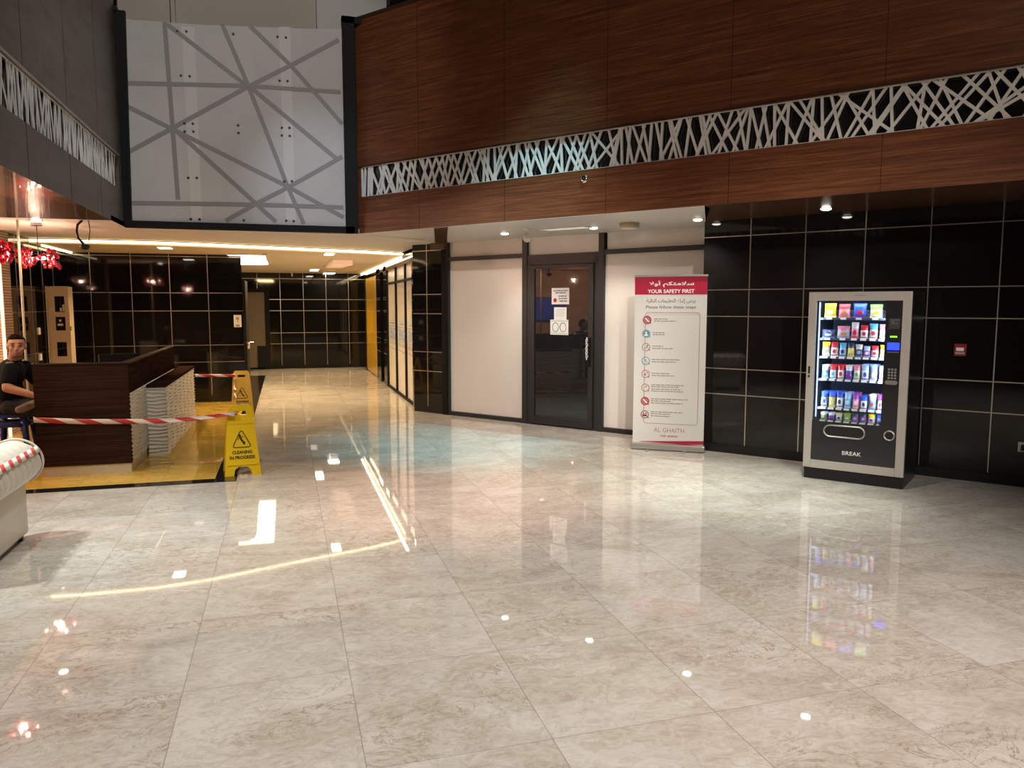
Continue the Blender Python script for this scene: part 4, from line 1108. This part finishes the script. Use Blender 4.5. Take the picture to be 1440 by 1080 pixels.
# ------------------------------------------------------------------ chandeliers
def chandelier(loc, R_, hgt, label, n, seed):
    t = thing('chandelier', loc, label, 'chandelier', group='red glass chandeliers in the lounge')
    top = 2.6 - loc[2]
    MB().cyl(0, 0, top - .03, top, .06).build('canopy', 'chrome', t); MB().cyl(0, 0, 0, top - .03, .005, seg=8).build('cord', 'black_plastic', t)
    MB().tube([(R_ * .6 * math.cos(a), R_ * .6 * math.sin(a), 0) for a in [2 * PI * k / 20 for k in range(20)]], .007, 6, True).build('ring', 'chrome', t)
    r = random.Random(seed); g0 = b0 = None
    for k in range(n):
        a = r.uniform(0, 2 * PI); rr = R_ * 1.1 * math.sqrt(r.uniform(.25, 1)); zz = r.uniform(-.5, .5) * hgt
        if g0 is None:
            o = g0 = MB().ball((0, 0, 0), .019, sz=1.35, u=12, v=8).build('glass_drop', 'red_glass', t, True)
        else: o = g0.copy(); C.objects.link(o)
        o.location = (rr * math.cos(a), rr * math.sin(a), zz); s_ = r.uniform(.7, 1.25); o.scale = (s_, s_, s_)
    for k in range(4):
        a = 2 * PI * k / 4 + .6
        if b0 is None: o = b0 = MB().ball((0, 0, 0), .016, sz=1.3, u=12, v=8).build('bulb', 'bulb', t, True)
        else: o = b0.copy(); C.objects.link(o)
        o.location = (R_ * .78 * math.cos(a), R_ * .78 * math.sin(a), 0)
    point('glow', (0, 0, -.02), 20, (1, .60, .42), .03, t)
    return t
chandelier((-2.70, 10.1, 2.20), .20, .20, 'red glass chandelier with bright bulbs hanging before the dark tiles', 90, 2)
chandelier((-2.33, 7.44, 2.10), .13, .16, 'red glass chandelier cut by the left edge of the photo', 70, 3)
chandelier((-4.8, 7.9, 2.10), .22, .2, 'red glass chandelier over the lounge, mirrored in the shop door', 60, 4)
point('lounge_lamp', (-5.2, 8.8, 2.3), 190, (1, .60, .42), .02)
point('lounge_lamp', (-4.6, 10.3, 2.2), 90, (1, .6, .42), .02)
spot('lounge_spot', (-2.5, 7.9, 2.55), (-2.7, 9.0, 0), 55, (1, .72, .30), 100, .7, .05)
spot('sofa_spot', (-2.55, 5.95, 2.58), (-1.45, 6.2, 0), 250, (.93, 1, .94), 88, .7, .04)

# ------------------------------------------------------------------ stool
st = thing('plastic_stool', (-2.70, 8.93, 0), 'blue plastic stool under the seated man', 'stool')
Hs = .56
b = MB(); b.prism(rrect(-.15, .15, -.15, .15, .04), 'z', Hs - .03, Hs); b.build('seat', 'stool', st)
lg = None
for k, (sx, sy) in enumerate([(-1, -1), (1, -1), (1, 1), (-1, 1)]):
    b = MB()
    tp, bt_ = .125, .17; w_ = .035
    def q(x, y, z): return (sx * x, sy * y, z)
    b.tube([q(tp, tp, Hs - .03), q(bt_, bt_, 0)], [.035, .024], 8); b.build('leg', 'stool', st, True)
for z, r_ in [(Hs - .10, .135), (.17, .155)]:
    b = MB()
    for (x0, y0), (x1, y1) in [((-1, -1), (1, -1)), ((1, -1), (1, 1)), ((1, 1), (-1, 1)), ((-1, 1), (-1, -1))]:
        b.tube([(x0 * r_, y0 * r_, z), (x1 * r_, y1 * r_, z)], .016 if z < .3 else .03, 6)
    b.build('apron' if z > .3 else 'stretcher', 'stool', st, True)

# ------------------------------------------------------------------ the seated man
def chain(mb, pts, radii, n=7):
    """a tapering limb: overlapping rounds along the bones, welded later by a voxel remesh"""
    for (a, ra), (c, rc) in zip(list(zip(pts, radii)), list(zip(pts, radii))[1:]):
        a = Vector(a); c = Vector(c)
        mb.tube([a.lerp(c, k / n) for k in range(n + 1)], [ra + (rc - ra) * k / n for k in range(n + 1)], 16)
    for p, r in zip(pts, radii): mb.ball(Vector(p), r * .99, u=16, v=10)
def weld(mb, name, m, vox, it=3):
    bmesh.ops.recalc_face_normals(mb.bm, faces=mb.bm.faces[:])
    o = mb.build(name, m, pm, True)
    md = o.modifiers.new('weld', 'REMESH'); md.mode = 'VOXEL'; md.voxel_size = vox; md.use_smooth_shade = True
    md = o.modifiers.new('smooth', 'SMOOTH'); md.factor = .5; md.iterations = it
    dg = bpy.context.evaluated_depsgraph_get(); dg.update()
    m2 = bpy.data.meshes.new_from_object(o.evaluated_get(dg)); o.modifiers.clear(); o.data = m2
    bx_ = bmesh.new(); bx_.from_mesh(m2)
    left = set(bx_.verts); best = set()
    while left:
        st_ = [left.pop()]; comp = set(st_)
        while st_:
            for e_ in st_.pop().link_edges:
                for v_ in e_.verts:
                    if v_ not in comp: comp.add(v_); left.discard(v_); st_.append(v_)
        if len(comp) > len(best): best = comp
    bmesh.ops.delete(bx_, geom=[v_ for v_ in bx_.verts if v_ not in best], context='VERTS')
    bx_.to_mesh(m2); bx_.free()
    for p in m2.polygons: p.use_smooth = True
    return o
pm = thing('person', (-2.70, 8.93, 0), 'man in a black short-sleeved uniform seated on a blue stool, looking at the camera', 'person')
OX, OY = -2.70, 8.93
def L_(x, y, z): return (x - OX, y - OY, z)
pel, wai, che, nek, hed = L_(-2.73, 8.95, .65), L_(-2.72, 8.93, .80), L_(-2.685, 8.90, .98), L_(-2.645, 8.87, 1.115), L_(-2.625, 8.85, 1.19)
rs, re, rw_, rh = L_(-2.650, 8.735, 1.02), L_(-2.655, 8.645, .85), L_(-2.42, 8.60, .775), L_(-2.34, 8.63, .765)
ls, le, lw_, lh = L_(-2.60, 9.06, 1.02), L_(-2.50, 9.14, .82), L_(-2.36, 8.95, .80), L_(-2.32, 8.87, .79)
rhip, rk, ra, rf = L_(-2.70, 8.86, .63), L_(-2.29, 8.76, .60), L_(-2.24, 8.76, .10), L_(-2.08, 8.72, .05)
lhip, lk_, la, lf = L_(-2.70, 9.03, .63), L_(-2.34, 9.10, .70), L_(-2.42, 8.76, .68), L_(-2.50, 8.72, .65)
hm = MB()
def torso(mb, k):
    mb.ball(Vector(pel), .1, 1.15 * k, 1.45 * k, 1.2 * k, 24, 16); mb.ball(Vector(wai), .1, 1.12 * k, 1.38 * k, 1.5 * k, 24, 16)
    mb.ball(Vector(che), .1, 1.10 * k, 1.62 * k, 1.35 * k, 24, 16)
    chain(mb, [rs, che, ls], [.062 * k, .09 * k, .062 * k])
torso(hm, 1.0)
chain(hm, [che, nek, hed], [.07, .056, .054])
chain(hm, [rs, re, rw_], [.056, .046, .030]); chain(hm, [ls, le, lw_], [.056, .046, .030])
chain(hm, [rhip, rk, ra, rf], [.085, .06, .04, .032]); chain(hm, [lhip, lk_, la], [.085, .06, .034])
# head: skull, jaw, nose, ears, brow - looking to the camera (mostly -y, a little +x)
hz = 1.255; HC = Vector(L_(-2.605, 8.835, hz))
ha = math.atan2(2.6, -8.83)         # direction to the camera
F = Vector((2.6, -8.83, .35)).normalized(); Rr = Vector((0, 0, 1)).cross(F).normalized(); U = F.cross(Rr).normalized()
RM = Matrix((Rr, F, U)).transposed().to_4x4()
def hp(x, f, u): return HC + Rr * x + F * f + U * u
hm.ball(hp(0, -.008, .018), .1, .078 / .1, .096 / .1, .105 / .1, 24, 16, RM)
hm.ball(hp(0, .014, -.045), .1, .062 / .1, .072 / .1, .068 / .1, 20, 14, RM)
hm.ball(hp(0, .035, -.085), .1, .036 / .1, .040 / .1, .026 / .1, 16, 10, RM)
hm.ball(hp(0, .092, -.018), .1, .013 / .1, .016 / .1, .028 / .1, 12, 8, RM)
hm.ball(hp(0, .098, -.034), .1, .017 / .1, .013 / .1, .011 / .1, 12, 8, RM)
for sx in (-1, 1):
    hm.ball(hp(sx * .079, -.004, -.005), .1, .012 / .1, .022 / .1, .034 / .1, 12, 8, RM)
    hm.ball(hp(sx * .032, .078, .020), .1, .026 / .1, .014 / .1, .009 / .1, 12, 8, RM)
    hm.ball(hp(sx * .040, .052, -.030), .1, .026 / .1, .024 / .1, .024 / .1, 12, 8, RM)
hm.ball(hp(0, .078, -.062), .1, .026 / .1, .013 / .1, .007 / .1, 12, 8, RM); hm.ball(hp(0, .077, -.071), .1, .022 / .1, .012 / .1, .007 / .1, 12, 8, RM)
# hands: palm and five fingers, appended as tubes that the remesh welds on
def hand(wr, pa, side, curl):
    wr = Vector(wr); pa = Vector(pa); d_ = (pa - wr).normalized(); up = Vector((0, 0, 1)); sd_ = d_.cross(up).normalized() * side; nn = sd_.cross(d_).normalized() * side
    hm.tube([wr, wr + d_ * .04, wr + d_ * .09], [.024, .034, .034], 12)
    for k in range(4):
        o_ = (k - 1.5) * .019; ln = [.062, .072, .068, .052][k]
        p0 = wr + d_ * .085 + sd_ * o_
        hm.tube([p0, p0 + d_ * ln * .5 - nn * curl * .3, p0 + d_ * ln * .8 - nn * curl * .9, p0 + d_ * ln * .92 - nn * curl * 1.6], [.0095, .009, .0085, .007], 8)
    p0 = wr + d_ * .03 - sd_ * .03
    hm.tube([p0, p0 - sd_ * .018 + d_ * .03, p0 - sd_ * .020 + d_ * .055 - nn * .008], [.012, .010, .008], 8)
hand(rw_, rh, 1, .02); hand(lw_, lh, -1, .02)
bo = weld(hm, 'body', 'skin', .006, 2)
# face details
for sx in (-1, 1):
    e = MB().ball(hp(sx * .031, .0835, .004), .1, .013 / .1, .008 / .1, .0065 / .1, 12, 8, RM); e.build('eye', mat('eye_white', (.25, .22, .20), .3), pm, True)
    e = MB().ball(hp(sx * .031, .0905, .004), .1, .006 / .1, .004 / .1, .006 / .1, 10, 6, RM); e.build('iris', 'hair', pm, True)
    e = MB().ball(hp(sx * .033, .086, .026), .1, .022 / .1, .008 / .1, .005 / .1, 12, 6, RM); e.build('eyebrow', 'hair', pm, True)
e = MB().ball(hp(0, .088, -.066), .1, .022 / .1, .005 / .1, .004 / .1, 12, 6, RM); e.build('lips', mat('lip_colour', (.26, .10, .08), .5), pm, True)
# hair cap: upper part of an ellipsoid
b = MB(); b.ball(hp(0, -.014, .026), .1, .0795 / .1, .096 / .1, .100 / .1, 32, 24, RM)
dl = []
for v in b.bm.verts:
    q = v.co - HC; f_, u_ = q.dot(F), q.dot(U)
    lim = .072 if f_ > .03 else (.03 - (.03 - f_) * .75 if f_ < .0 else .03 + f_ * 1.4)
    if u_ < lim - .012: dl.append(v)
bmesh.ops.delete(b.bm, geom=dl, context='VERTS')
ho = b.build('hair', 'hair', pm, True); md = ho.modifiers.new('thick', 'SOLIDIFY'); md.thickness = .006; md.offset = 0
# clothes
mid = lambda a, c, t: tuple(x + (y - x) * t for x, y in zip(a, c))
b_nek = mid(che, nek, .50)
c_ = MB(); torso(c_, 1.10); chain(c_, [che, mid(che, nek, .62)], [.10, .068])
chain(c_, [rs, mid(rs, re, .35), mid(rs, re, .62)], [.074, .072, .066]); chain(c_, [ls, mid(ls, le, .35), mid(ls, le, .62)], [.074, .072, .066])
weld(c_, 'shirt', 'shirt', .008)
c_ = MB(); c_.ball(Vector(pel) - Vector((0, 0, .01)), .1, 1.30, 1.65, .95, 24, 16)
chain(c_, [rhip, rk, mid(rk, ra, .5), mid(rk, ra, .93)], [.10, .078, .062, .056]); chain(c_, [lhip, lk_, mid(lk_, la, .9)], [.10, .076, .056])
weld(c_, 'trousers', 'trousers', .009)
def shoe(heel, toe):
    c_ = MB(); chain(c_, [heel, mid(heel, toe, .5), toe], [.046, .045, .036]); weld(c_, 'shoe', 'shoe', .008)
shoe(mid(lk_, la, 1.05), tuple(Vector(la) + Vector((-.17, -.03, -.06))))
shoe(tuple(Vector(ra) - Vector((.02, 0, .05))), tuple(Vector(ra) + Vector((.17, -.03, -.055))))
# collar and epaulette
b = MB(); cc = Vector(b_nek) + Vector((.006, -.004, .055))
b.tube([cc + Vector((.066 * math.cos(a), .066 * math.sin(a), .008 * math.sin(a))) for a in [2 * PI * k / 20 for k in range(20)]], .013, 8, True); b.build('collar', 'shirt', pm, True)
e = MB().ball(Vector(rs) + Vector((.0, .02, .070)), .1, .34, .55, .14, 16, 10); e.build('epaulette', 'epaulette', pm, True)
e = MB().ball(Vector(ls) + Vector((.0, -.02, .070)), .1, .34, .55, .14, 16, 10); e.build('epaulette', 'epaulette', pm, True)
# chest badge
fb = MB(); fb.box(-.018, .018, -.003, .003, -.006, .006, .001); fb = fb.build('name_badge', 'white_plastic', pm); fb.location = L_(-2.63, 8.752, .96); fb.rotation_euler.z = .3
